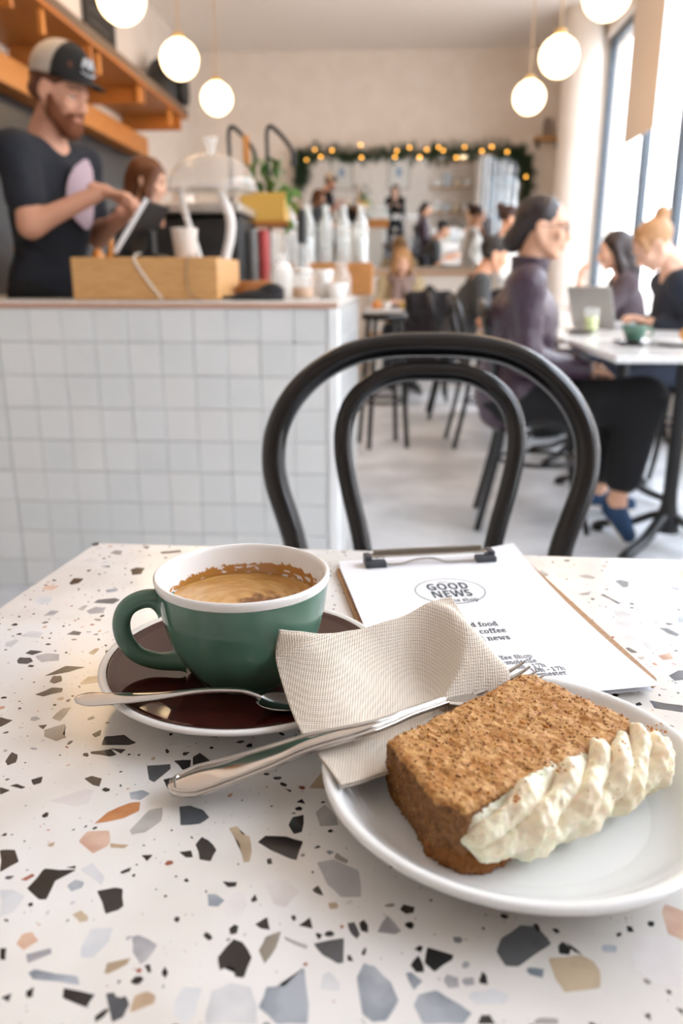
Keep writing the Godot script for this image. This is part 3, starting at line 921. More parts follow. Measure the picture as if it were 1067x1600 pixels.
# ---------------------------------------------------------------- materials
func materials() -> void:
	M.terrazzo = mottled([[0.2, "dcd8d2"], [0.5, "e6e3de"], [0.8, "e9e8e6"]], Vector3.ONE * 3.0, 0.16, 0.01, 4, 40)
	M.iron = mat("17181a", 0.45)
	M.white_glaze = mat("efece8", 0.08)
	M.plate_glaze = mat("eef0ef", 0.1)
	M.brown_glaze = mat("3a1612", 0.05)
	M.green_glaze = mottled([[0.2, "4f7363"], [0.6, "587c6c"], [0.9, "5d8171"]], Vector3.ONE * 12.0, 0.09, 0.01, 3, 41)
	M.crust = bumpy(mat("8a5526", 0.85), 45.0, 3.0, 0.05, 4, 31)
	M.cream = mat("f3e9cf", 0.42)
	M.cream.subsurf_scatter_enabled = true
	M.cream.subsurf_scatter_strength = 0.3
	M.hardboard = mottled([[0.2, "8a6238"], [0.7, "a4784a"]], Vector3.ONE * 14.0, 0.45, 0.05, 4, 42)
	M.steel = mat("b9b6b0", 0.22, 1.0)
	M.cutlery = mat("c9c7c4", 0.1, 1.0)
	M.dark_plastic = mat("3b3f45", 0.45)
	M.paper = mat("eeeff4", 0.7)
	M.ink = mat("2e4048", 0.7)
	M.grey_ink = mat("69727c", 0.7)
	M.napkin = mat("dfd4c5", 0.9)
	var weave := Image.create(64, 64, false, Image.FORMAT_RGBA8)
	for y in 64:
		for x in 64:
			var h := 0.5 + 0.25 * sin(x * TAU / 8.0) + 0.25 * sin(y * TAU / 8.0)
			weave.set_pixel(x, y, Color(h, h, h))
	weave.bump_map_to_normal_map(3.0)
	M.napkin.normal_enabled = true
	M.napkin.normal_texture = ImageTexture.create_from_image(weave)
	M.napkin.normal_scale = 0.8
	M.napkin.uv1_triplanar = true
	M.napkin.uv1_scale = Vector3.ONE * 105.0
	M.black_wood = mat("0c0d10", 0.2)
	M.wall = mottled([[0.2, "e8ddd2"], [0.8, "ede3d9"]], Vector3.ONE * 0.7, 0.85, 0.02, 3, 43)
	M.ceiling = mat("eee6de", 0.9)
	M.floor = mottled([[0.2, "b6b8bb"], [0.5, "c9cbce"], [0.8, "d6d8db"]], Vector3.ONE * 0.6, 0.32, 0.014, 5, 44)
	M.tile = [mat("d4d6d5", 0.2), mat("d1d4d3", 0.22), mat("d5d6d4", 0.2), mat("d0d3d2", 0.22)]
	for m in M.tile:
		bumpy(m, 7.0, 1.2, 0.015, 2, 45)
	M.grout = mat("cfccc6", 0.85)
	M.white_metal = mat("e8eaea", 0.35)
	M.frame = mat("46525e", 0.45)
	M.glass = glass("f4f8f8", 0.06)
	M.oak = wood("c99a62", "b5834b", 0, 1.6, 0.5, 46)
	M.shelf_wood = wood("a8682c", "8c501c", 2, 1.2, 0.5, 47)
	M.shelf_pale = wood("c98a48", "b57634", 1, 1.2, 0.5, 48)
	M.black = mat("151617", 0.5)
	M.chalk = mottled([[0.3, "2f2d2c"], [0.75, "474441"]], Vector3.ONE * 2.0, 0.85, 0.04, 4, 49)
	M.white_paint = mat("e9e6e1", 0.6)
	M.cup_white = mat("eceae6", 0.25)
	M.bottle = glass("eef4f2", 0.22)
	M.skin = mat("d7a283", 0.55)
	M.skin_pale = mat("e0b59c", 0.55)

# ---------------------------------------------------------------- the room
const WX := 1.85
const BZ := -9.2
const LX := -2.15
const RZ := 2.0
const CY := 3.3

func room() -> void:
	var g := Geo.new()
	g.box(Vector3((LX + WX) / 2, -0.1, (BZ + RZ) / 2), Vector3(WX - LX + 0.5, 0.2, RZ - BZ + 0.5))
	struct("floor", g, M.floor)
	g = Geo.new()
	g.box(Vector3((LX + WX) / 2, CY + 0.1, (BZ + RZ) / 2), Vector3(WX - LX + 0.5, 0.2, RZ - BZ + 0.5))
	struct("ceiling", g, M.ceiling)
	g = Geo.new()
	g.box(Vector3((LX + WX) / 2, CY / 2, BZ - 0.125), Vector3(WX - LX + 0.5, CY, 0.25))
	struct("wall_back", g, M.wall)
	g = Geo.new()
	g.box(Vector3(LX - 0.125, CY / 2, (BZ + RZ) / 2), Vector3(0.25, CY, RZ - BZ))
	struct("wall_left", g, M.wall)
	g = Geo.new()
	g.box(Vector3((LX + WX) / 2, CY / 2, RZ + 0.125), Vector3(WX - LX + 0.5, CY, 0.25))
	struct("wall_front", g, M.wall)
	# window wall: sill, head and the solid ends
	g = Geo.new()
	g.box(Vector3(WX + 0.11, 0.16, (BZ + RZ) / 2), Vector3(0.22, 0.32, RZ - BZ))
	g.box(Vector3(WX + 0.11, 3.18, (BZ + RZ) / 2), Vector3(0.22, 0.24, RZ - BZ))
	g.box(Vector3(WX + 0.11, 1.69, (BZ - 8.05) / 2), Vector3(0.22, 2.74, -8.05 - BZ))
	g.box(Vector3(WX + 0.11, 1.69, (0.35 + RZ) / 2), Vector3(0.22, 2.74, RZ - 0.35))
	struct("wall_right", g, M.wall)
	# windows between slim dark frames
	var bars := [-8.05, -6.76, -5.9, -5.04, -4.18, -3.32, -2.46, -1.6, -0.74, 0.35]
	for k in bars.size() - 1:
		var z0: float = bars[k]
		var z1: float = bars[k + 1]
		var w := Node3D.new()
		w.name = "window_%d" % (k + 1)
		w.set_meta("kind", "structure")
		add_child(w)
		w.position = Vector3(WX + 0.08, 0.32, (z0 + z1) / 2)
		var half := (z1 - z0) / 2
		var f := Geo.new()
		f.box(Vector3(0, 1.37, -half + 0.03), Vector3(0.06, 2.74, 0.06))
		f.box(Vector3(0, 1.37, half - 0.02), Vector3(0.06, 2.74, 0.04))
		f.box(Vector3(0, 0.03, 0), Vector3(0.06, 0.06, half * 2 - 0.1))
		f.box(Vector3(0, 2.71, 0), Vector3(0.06, 0.06, half * 2 - 0.1))
		put("frame", f, M.frame, w)
		var p := Geo.new()
		p.box(Vector3(0, 1.37, 0.005), Vector3(0.008, 2.62, half * 2 - 0.1))
		put("pane", p, M.glass, w)
	g = Geo.new()
	g.lathe([Vector2(0.17, 0), Vector2(0.17, CY)], 40, Vector3(1.66, 0, -8.02))
	struct("column", g, mottled([[0.2, "e0d6cc"], [0.8, "e6ddd4"]], Vector3.ONE * 0.7, 0.8, 0.02, 3, 50))
	g = Geo.new()
	g.box(Vector3(0, -0.62, 0), Vector3(0.006, 1.24, 0.78))
	g.tube([Vector3(0, -1.24, -0.39), Vector3(0, -1.24, 0.39)], 0.011, 8)
	g.tube([Vector3(0, 0.0, -0.4), Vector3(0, 0.0, 0.4)], 0.035, 12)
	var blind := thing("roller_blind", "beige roller blind half drawn over the tall window", "blind", Vector3(WX - 0.055, 3.26, -6.52))
	put("fabric", g, mat("d3c4b6", 0.9), blind)

func street() -> void:
	var g := Geo.new()
	g.box(Vector3(12.5, -0.25, -4), Vector3(21, 0.2, 60))
	struct("street", g, mat("b5b3b0", 0.9))
	g = Geo.new()
	g.box(Vector3(3.3, -0.1, -4), Vector3(2.2, 0.12, 60), 0.02)
	struct("pavement", g, mat("cfccc8", 0.9))
	var b := thing("building", "pale stone building across the street seen through the windows", "building", Vector3(16, -0.15, -12))
	g = Geo.new()
	g.box(Vector3(3, 3.6, 0), Vector3(6, 7.2, 48))
	put("wall", g, mottled([[0.2, "ddcfc4"], [0.8, "e9ded5"]], Vector3.ONE * 0.4, 0.9, 0.02, 3, 51), b)
	for fl in 2:
		for k in 14:
			var w := Geo.new()
			w.box(Vector3(-0.02, 2.2 + fl * 3.1, -22 + k * 3.3), Vector3(0.16, 2.0, 1.3), 0.03)
			var f := put("window", w, mat("d9d4cd", 0.6) if fl == 0 and k == 0 else M.white_paint, b)
			var p := Geo.new()
			p.box(Vector3(-0.09, 2.2 + fl * 3.1, -22 + k * 3.3), Vector3(0.04, 1.8, 1.1))
			put("pane", p, M.street_glass if M.has("street_glass") else mat("5f6c76", 0.1), f)
	var s := thing("street_sign", "yellow poster board standing on the pavement outside the window", "sign", Vector3(2.7, -0.04, -7.4))
	g = Geo.new()
	g.box(Vector3(0, 0.75, 0), Vector3(0.04, 1.1, 0.42), 0.01)
	put("panel", g, mat("e8c33c", 0.6), s)
	g = Geo.new()
	g.box(Vector3(0, 0.1, -0.17), Vector3(0.05, 0.2, 0.04))
	g.box(Vector3(0, 0.1, 0.17), Vector3(0.05, 0.2, 0.04))
	put("leg", g, M.black, s)

# ---------------------------------------------------------------- the counter
func counter() -> void:
	var t := thing("service_counter", "long counter faced with square white glazed tiles, left of the black chair", "counter", Vector3(-0.16, 0, -2.4))
	var g := Geo.new()
	g.box(Vector3(-0.395, 0.452, -0.735), Vector3(0.766, 0.9, 1.43))
	g.box(Vector3(-0.96, 0.452, -0.2), Vector3(0.37, 0.9, 0.36))
	put("core", g, M.grout, t)
	g = Geo.new()
	g.box(Vector3(-0.395, 0.911, -0.725), Vector3(0.79, 0.018, 1.45), 0.003)
	g.box(Vector3(-0.97, 0.911, -0.19), Vector3(0.36, 0.018, 0.38), 0.003)
	put("worktop", g, mottled([[0.3, "cfcac3"], [0.7, "dcd8d2"]], Vector3.ONE * 4.0, 0.3, 0.04, 3, 52), t)
	g = Geo.new()
	g.box(Vector3(-0.575, 0.906, 0.004), Vector3(1.15, 0.012, 0.006), 0.001)
	put("edge_strip", g, mat("b98f78", 0.5), t)
	g = Geo.new()
	g.box(Vector3(-0.014, 0.452, -0.012), Vector3(0.034, 0.9, 0.034), 0.004)
	put("corner_trim", g, M.white_metal, t)
	g = Geo.new()
	g.box(Vector3(-1.16, 0.45, -0.2), Vector3(0.018, 0.9, 0.4), 0.002)
	put("end_panel", g, M.shelf_wood, t)
	var tile := Geo.new()
	tile.box(Vector3.ZERO, Vector3(0.1001, 0.1001, 0.012), 0.0022)
	var mesh := tile.mesh()
	for r in 9:
		for k in 10:
			var o := MeshInstance3D.new()
			o.name = "tile"
			o.mesh = mesh
			o.material_override = M.tile[rng.randi() % 4]
			t.add_child(o, true)
			o.position = Vector3(-0.0835 - 0.1014 * k, 0.849 - 0.1014 * r, -0.005 + rng.randf_range(-0.0006, 0.0006))
			o.rotation = Vector3(rng.randfn(0, 0.004), rng.randfn(0, 0.004), rng.randfn(0, 0.002))
	tile = Geo.new()
	tile.box(Vector3.ZERO, Vector3(0.1001, 0.1001, 0.012), 0.0022)
	mesh = tile.mesh()
	for r in 9:
		var o := MeshInstance3D.new()
		o.name = "tile"
		o.mesh = mesh
		o.material_override = M.tile[rng.randi() % 4]
		t.add_child(o, true)
		o.position = Vector3(-1.0989, 0.849 - 0.1014 * r, -0.005)
	var side := Geo.new()
	for r in 9:
		for k in 13:
			side.box(Vector3(-0.004, 0.849 - 0.1014 * r, -0.083 - 0.1014 * k), Vector3(0.012, 0.0995, 0.0995), 0.003)
	put("side_tiles", side, M.tile[0], t).set_meta("kind", "stuff")

func lathe_thing(called: String, label: String, cat: String, at: Vector3, prof: Array, m: Material, group := "", part := "body") -> Node3D:
	var t := thing(called, label, cat, at, 0.0, group)
	var g := Geo.new()
	g.lathe(prof, 24)
	put(part, g, m, t)
	return t

func counter_things() -> void:
	var y := 0.921
	# till box
	var b := thing("wooden_box", "oak box standing on the counter in front of the barista", "box", Vector3(-0.745, y, -2.6))
	var g := Geo.new()
	g.box(Vector3(0, 0.0625, 0.165), Vector3(0.445, 0.124, 0.016), 0.002)
	put("front_board", g, M.oak, b)
	g = Geo.new()
	g.box(Vector3(0.2145, 0.0625, -0.01), Vector3(0.016, 0.124, 0.333), 0.002)
	put("side_board", g, M.oak, b)
	g = Geo.new()
	g.box(Vector3(-0.2145, 0.0625, -0.01), Vector3(0.016, 0.124, 0.333), 0.002)
	put("side_board", g, M.oak, b)
	g = Geo.new()
	g.box(Vector3(0, 0.118, -0.01), Vector3(0.412, 0.012, 0.33), 0.002)
	put("top_board", g, M.oak, b)
	# till screen on a tilted stand
	var s := thing("till_screen", "dark till screen on the oak box, tilted towards the barista", "screen", Vector3(-0.80, y + 0.125, -2.6))
	g = Geo.new()
	g.box(Vector3(0.0, 0.092, -0.03), Vector3(0.012, 0.185, 0.25), 0.004, Basis(Vector3.BACK, -0.62))
	put("housing", g, M.black, s)
	g = Geo.new()
	g.box(Vector3(0.0, 0.006, 0.0), Vector3(0.14, 0.012, 0.12), 0.004)
	g.box(Vector3(0.02, 0.045, -0.045), Vector3(0.02, 0.085, 0.05), 0.004)
	put("foot", g, M.black, s)
	g = Geo.new()
	g.box(Vector3(0.0, 0.092, 0.099), Vector3(0.014, 0.19, 0.006), 0.002, Basis(Vector3.BACK, -0.62))
	put("edge", g, M.white_metal, s)
	var c := thing("cable", "thin white cable hanging over the front of the oak box", "cable")
	g = Geo.new()
	g.tube(smooth_path([Vector3(-0.79, 1.06, -2.55), Vector3(-0.775, 1.052, -2.45), Vector3(-0.768, 1.03, -2.422), Vector3(-0.72, 0.96, -2.42), Vector3(-0.69, 0.926, -2.415)], 6), 0.003, 6)
	put("wire", g, mat("d9d4c8", 0.5), c)
	c = thing("cable", "thin grey cable looping down the right part of the oak box", "cable")
	g = Geo.new()
	g.tube(smooth_path([Vector3(-0.60, 1.05, -2.5), Vector3(-0.605, 1.05, -2.428), Vector3(-0.615, 1.0, -2.42), Vector3(-0.61, 0.95, -2.42), Vector3(-0.59, 0.925, -2.412), Vector3(-0.57, 0.924, -2.41)], 6), 0.002, 6)
	put("wire", g, mat("8b7a62", 0.6), c)
	lathe_thing("paper_cup", "white paper takeaway cup on the oak box beside the till screen", "cup", Vector3(-0.655, y + 0.125, -2.58), [Vector2(0, 0.0), Vector2(0.031, 0.0), Vector2(0.041, 0.085), Vector2(0.043, 0.088), Vector2(0.0405, 0.09), Vector2(0.039, 0.084), Vector2(0.03, 0.004), Vector2(0, 0.004)], mat("d8cfc6", 0.6))
	lathe_thing("paper_cup", "white cup upside down on top of the black coffee machine", "cup", Vector3(-0.815, 1.262, -3.22), [Vector2(0, 0.07), Vector2(0.03, 0.07), Vector2(0.045, 0.008), Vector2(0.047, 0.0), Vector2(0, 0.0)], mat("e3d3c6", 0.5))
	# coffee machine
	var m := thing("coffee_machine", "black coffee machine with a pale steel top tray behind the till", "machine", Vector3(-0.76, y, -3.28))
	g = Geo.new()
	g.box(Vector3(-0.01, 0.17, 0), Vector3(0.4, 0.26, 0.32), 0.02)
	put("body", g, M.black, m)
	g = Geo.new()
	g.box(Vector3(0, 0.322, 0), Vector3(0.38, 0.035, 0.36), 0.006)
	put("top_tray", g, mat("bdb9b3", 0.3, 0.6), m)
	g = Geo.new()
	for x in [-0.13, 0.13]:
		for z in [-0.12, 0.12]:
			g.lathe([Vector2(0, 0), Vector2(0.02, 0), Vector2(0.017, 0.045), Vector2(0, 0.045)], 10, Vector3(x, 0, z))
	put("foot", g, M.steel, m)
	# glass cake dome on a white two-legged stand
	var d := thing("cake_dome", "clear glass cake dome with a knob on a tall white stand by the till", "cake dome", Vector3(-0.635, y + 0.0, -2.93))
	g = Geo.new()
	g.lathe(smooth_path([Vector2(0.152, 0.365), Vector2(0.154, 0.378), Vector2(0.142, 0.412), Vector2(0.115, 0.446), Vector2(0.075, 0.468), Vector2(0.03, 0.476), Vector2(0.0, 0.477)], 5), 48)
	put("dome", g, glass("d3cac1", 0.26), d)
	g = Geo.new()
	g.lathe(smooth_path([Vector2(0.0, 0.477), Vector2(0.012, 0.479), Vector2(0.014, 0.496), Vector2(0.024, 0.52), Vector2(0.022, 0.532), Vector2(0.0, 0.534)], 4), 20)
	put("knob", g, glass("f4f4f2", 0.3), d)
	g = Geo.new()
	g.lathe([Vector2(0.0, 0.352), Vector2(0.1, 0.352), Vector2(0.158, 0.356), Vector2(0.161, 0.361), Vector2(0.158, 0.366), Vector2(0.0, 0.361)], 48)
	put("plate", g, glass("eef2f2", 0.3), d)
	g = Geo.new()
	g.tube(smooth_path([Vector3(-0.11, 0.352, 0.02), Vector3(-0.09, 0.26, 0.02), Vector3(-0.06, 0.16, 0.02), Vector3(-0.03, 0.06, 0.02), Vector3(-0.005, 0.004, 0.02)], 5), 0.011, 10)
	put("leg", g, M.white_paint, d)
	g = Geo.new()
	g.tube(smooth_path([Vector3(0.03, 0.352, 0.02), Vector3(0.062, 0.27, 0.02), Vector3(0.058, 0.2, 0.02), Vector3(0.04, 0.13, 0.02), Vector3(0.045, 0.06, 0.02), Vector3(0.065, 0.004, 0.02)], 5), 0.017, 10)
	put("leg", g, M.white_paint, d)
	g = Geo.new()
	g.lathe([Vector2(0, 0), Vector2(0.1, 0), Vector2(0.1, 0.01), Vector2(0, 0.012)], 30, Vector3(0.02, 0, 0.02))
	put("base", g, M.white_paint, d)
	# black cap and brown pouch
	var h := thing("black_cap", "black cloth cap lying on the counter by the oak box", "cap", Vector3(-0.42, y, -2.52))
	var f := Field.new()
	f.ell(Vector3(0, 0.0, 0), Vector3(0.085, 0.03, 0.06)).ell(Vector3(0.045, 0.025, -0.01), Vector3(0.038, 0.026, 0.04)).cut(Vector3.DOWN, 0.0)
	g = Geo.new()
	f.build(g, 0.007, 0.006)
	put("crown", g, cloth("141417"), h)
	g = Geo.new()
	g.ell(Vector3(-0.055, 0.008, 0.01), Vector3(0.06, 0.007, 0.045), 16)
	put("brim", g, cloth("101012"), h)
	h = thing("leather_pouch", "small brown leather pouch behind the black cap", "pouch", Vector3(-0.45, y, -2.66))
	f = Field.new()
	f.ell(Vector3(0, 0.028, 0), Vector3(0.07, 0.028, 0.035)).ell(Vector3(0.03, 0.045, 0), Vector3(0.03, 0.012, 0.025))
	g = Geo.new()
	f.build(g, 0.007, 0.006)
	put("body", g, mat("9a6236", 0.5), h)
	g = Geo.new()
	g.box(Vector3(0, 0.052, 0.0), Vector3(0.11, 0.008, 0.05), 0.003)
	put("flap", g, mat("b57d49", 0.5), h)
	# red and grey tins beside the machine
	for e in [[-0.545, "7d7d7c", "grey tall tin standing behind the cake dome stand"], [-0.505, "a53a38", "red tall tin standing beside the grey tin behind the cake dome stand"]]:
		lathe_thing("tin", e[2], "tin", Vector3(e[0], y, -3.22), [Vector2(0, 0), Vector2(0.021, 0), Vector2(0.022, 0.003), Vector2(0.022, 0.246), Vector2(0.019, 0.25), Vector2(0, 0.25)], mat(e[1], 0.5))
	# clear cups stacked in towers under the planter
	var tower := [Vector2(0, 0.0), Vector2(0.03, 0.0)]
	for k in 9:
		tower.append(Vector2(0.031 + 0.001 * k, 0.02 + 0.024 * k))
		tower.append(Vector2(0.034 + 0.001 * k, 0.024 + 0.024 * k))
		tower.append(Vector2(0.0315 + 0.001 * k, 0.028 + 0.024 * k))
	tower.append(Vector2(0.038, 0.25))
	for e in [[-0.58, -3.36, "leftmost"], [-0.5, -3.4, "middle"], [-0.42, -3.44, "rightmost"]]:
		lathe_thing("cup_stack", e[2] + " tower of clear plastic cups under the yellow planter", "cups", Vector3(e[0], y, e[1]), tower, M.bottle, "towers of clear cups on the counter")
	# plant rack: two bent black posts, a wooden post and a shelf with a yellow planter
	var r := thing("plant_rack", "black bent-post rack holding the yellow planter over the counter", "rack", Vector3(-0.55, y, -3.55))
	for x in [-0.14, 0.02]:
		g = Geo.new()
		g.tube(smooth_path([Vector3(x, 0, 0), Vector3(x, 0.5, 0), Vector3(x, 0.66, 0), Vector3(x + 0.035, 0.66, 0.0), Vector3(x + 0.1, 0.585, 0), Vector3(x + 0.105, 0.52, 0)], 4), 0.009, 8)
		put("post", g, M.black, r)
	g = Geo.new()
	g.box(Vector3(-0.07, 0.32, 0), Vector3(0.026, 0.64, 0.026), 0.003)
	put("wood_post", g, M.shelf_pale, r)
	g = Geo.new()
	g.box(Vector3(-0.03, 0.285, 0.05), Vector3(0.3, 0.014, 0.16), 0.003)
	put("shelf", g, M.shelf_wood, r)
	var pl := thing("planter", "yellow planter with trailing green leaves on the black rack", "planter", Vector3(-0.54, y + 0.292, -3.5))
	g = Geo.new()
	g.box(Vector3(0, 0.058, 0), Vector3(0.19, 0.115, 0.12), 0.006)
	put("pot", g, mat("cba24c", 0.5), pl)
	var leaf := leaf_mesh()
	for k in 46:
		var o := MeshInstance3D.new()
		o.name = "leaf"
		o.mesh = leaf
		o.material_override = mat(["4f7a35", "6a8f4a", "3f6a33", "88a566"][k % 4], 0.55) if not M.has("leaf%d" % (k % 4)) else M["leaf%d" % (k % 4)]
		M["leaf%d" % (k % 4)] = o.material_override
		pl.add_child(o, true)
		var hang := k % 3 == 0
		var at := Vector3(rng.randf_range(-0.08, 0.1), 0.12 + rng.randf_range(0, 0.14), rng.randf_range(-0.05, 0.06))
		if hang:
			at = Vector3(rng.randf_range(0.085, 0.13), rng.randf_range(-0.04, 0.14), rng.randf_range(-0.03, 0.06))
		o.transform = Transform3D(Basis.from_euler(Vector3(rng.randf_range(-1.2, 1.2), rng.randf() * TAU, rng.randf_range(-0.8, 0.8))).scaled(Vector3.ONE * rng.randf_range(0.7, 1.3)), at)
	g = Geo.new()
	for k in 9:
		var x := -0.07 + k * 0.02
		g.tube(smooth_path([Vector3(x, 0.1, 0), Vector3(x + rng.randf_range(-0.02, 0.02), 0.18, 0.01), Vector3(x + rng.randf_range(-0.04, 0.05), 0.25, rng.randf_range(-0.03, 0.04))], 3), 0.002, 5)
	put("stems", g, mat("5d7a41", 0.6), pl)
	# tall black grinder tube
	lathe_thing("grinder", "slim black coffee grinder standing among the clear glasses", "grinder", Vector3(-0.37, y, -3.36), [Vector2(0, 0), Vector2(0.03, 0), Vector2(0.03, 0.012), Vector2(0.019, 0.02), Vector2(0.019, 0.31), Vector2(0.014, 0.335), Vector2(0, 0.337)], M.black)
	# row of tall clear bottles on a low wooden crate
	var crate := thing("wooden_crate", "brown wooden crate at the far end of the counter under the clear bottles", "crate", Vector3(-0.29, y, -3.68))
	for z in [-0.1, 0.1]:
		g = Geo.new()
		g.box(Vector3(0, 0.068, z), Vector3(0.4, 0.135, 0.012), 0.002)
		put("side_board", g, M.oak_dark if M.has("oak_dark") else wood("b97f45", "a06a34", 0, 1.6, 0.5, 53), crate)
	g = Geo.new()
	g.box(Vector3(0, 0.128, 0), Vector3(0.39, 0.012, 0.19), 0.002)
	g.box(Vector3(0.195, 0.066, 0), Vector3(0.012, 0.13, 0.19), 0.002)
	g.box(Vector3(-0.195, 0.066, 0), Vector3(0.012, 0.13, 0.19), 0.002)
	put("top_board", g, wood("b97f45", "a06a34", 0, 1.6, 0.5, 53), crate)
	var bottle := [Vector2(0, 0), Vector2(0.028, 0), Vector2(0.031, 0.005), Vector2(0.031, 0.15), Vector2(0.026, 0.175), Vector2(0.013, 0.195), Vector2(0.012, 0.235), Vector2(0.014, 0.238), Vector2(0.014, 0.245)]
	for k in 10:
		var o := lathe_thing("glass_bottle", "clear tall glass bottle on the wooden crate, %s of the %s row" % [["leftmost", "second from left", "middle one", "second from right", "rightmost"][k % 5], ["back", "front"][k / 5]], "bottle", Vector3(-0.455 + (k % 5) * 0.078, y + 0.135, -3.73 + 0.075 * (k / 5)), bottle, M.bottle, "clear bottles on the wooden crate")
		if k % 3 == 0:
			g = Geo.new()
			g.lathe([Vector2(0, 0.003), Vector2(0.0295, 0.003), Vector2(0.0295, 0.11), Vector2(0, 0.11)], 20)
			put("water", g, mat("dfe6e6", 0.1), o)
	# glasses, jars and cups in front
	var ribbed := []
	for k in 7:
		ribbed.append(Vector2(0.033, 0.002 + 0.015 * k))
		ribbed.append(Vector2(0.036, 0.009 + 0.015 * k))
	for e in [[-0.375, -2.84, "nearest the black cap"], [-0.3, -2.9, "behind the sugar jar"], [-0.345, -3.02, "farthest back of the three"]]:
		lathe_thing("ribbed_glass", "clear ribbed glass tumbler " + e[2], "glass", Vector3(e[0], y, e[1]), ribbed, M.bottle, "ribbed tumblers on the counter")
	var jar := lathe_thing("sugar_jar", "glass jar half full of brown sugar at the front of the counter", "jar", Vector3(-0.3, y, -2.72), [Vector2(0, 0), Vector2(0.034, 0), Vector2(0.037, 0.005), Vector2(0.037, 0.06), Vector2(0.03, 0.075), Vector2(0.03, 0.082)], M.bottle)
	g = Geo.new()
	g.lathe([Vector2(0, 0.003), Vector2(0.034, 0.003), Vector2(0.035, 0.035), Vector2(0, 0.038)], 20)
	put("sugar", g, mat("c08a4a", 0.8), jar)
	g = Geo.new()
	g.lathe([Vector2(0, 0.082), Vector2(0.032, 0.082), Vector2(0.032, 0.094), Vector2(0.01, 0.098), Vector2(0, 0.098)], 20)
	put("lid", g, M.white_paint, jar)
	var cupp := [Vector2(0, 0), Vector2(0.02, 0), Vector2(0.024, 0.006), Vector2(0.031, 0.03), Vector2(0.033, 0.05), Vector2(0.031, 0.05), Vector2(0.028, 0.03), Vector2(0.0, 0.006)]
	for e in [[-0.235, -2.8, 0.0, "white cup upright beside the sugar jar, lower of two"], [-0.235, -2.8, 0.045, "white cup stacked on the cup beside the sugar jar"], [-0.19, -2.76, 0.0, "white cup nearest the corner of the tiled counter"], [-0.19, -2.9, 0.0, "white cup behind the cup at the counter corner"]]:
		lathe_thing("white_cup", e[3], "cup", Vector3(e[0], y + e[2], e[1]), cupp, M.cup_white, "white cups on the counter")
	lathe_thing("wooden_bowl", "brown wooden bowl behind the glasses on the counter", "bowl", Vector3(-0.3, y, -3.22), [Vector2(0, 0), Vector2(0.035, 0), Vector2(0.065, 0.045), Vector2(0.07, 0.075), Vector2(0.066, 0.075), Vector2(0.05, 0.03), Vector2(0, 0.01)], M.shelf_pale)
	for e in [[-0.42, -3.1, 0.16, "clear glass carafe left of the wooden bowl"], [-0.2, -3.2, 0.13, "clear glass jug right of the wooden bowl"], [-0.36, -3.24, 0.2, "tall clear glass vase behind the wooden bowl"]]:
		lathe_thing("carafe", e[3], "carafe", Vector3(e[0], y, e[1]), [Vector2(0, 0), Vector2(0.035, 0), Vector2(0.039, 0.01), Vector2(0.036, e[2] * 0.6), Vector2(0.02, e[2] * 0.8), Vector2(0.026, e[2])], M.bottle)
	lathe_thing("flour_bag", "white rolled paper bag standing behind the oak box", "bag", Vector3(-0.41, y, -3.0), [Vector2(0, 0), Vector2(0.04, 0), Vector2(0.045, 0.02), Vector2(0.043, 0.09), Vector2(0.03, 0.12), Vector2(0.0, 0.125)], M.white_paint)

func leaf_mesh() -> ArrayMesh:
	var g := Geo.new()
	var rows := []
	for k in 7:
		var u := k / 6.0
		var w := 0.016 * sin(pow(u, 0.8) * PI) + 0.0004
		rows.append(PackedVector3Array([Vector3(-w, 0.006 * u - 0.03 * u * u + 0.003, 0.06 * u), Vector3(0, 0.006 * u - 0.03 * u * u, 0.06 * u), Vector3(w, 0.006 * u - 0.03 * u * u + 0.003, 0.06 * u)]))
	g.sheet(rows, 0.0008)
	return g.mesh()

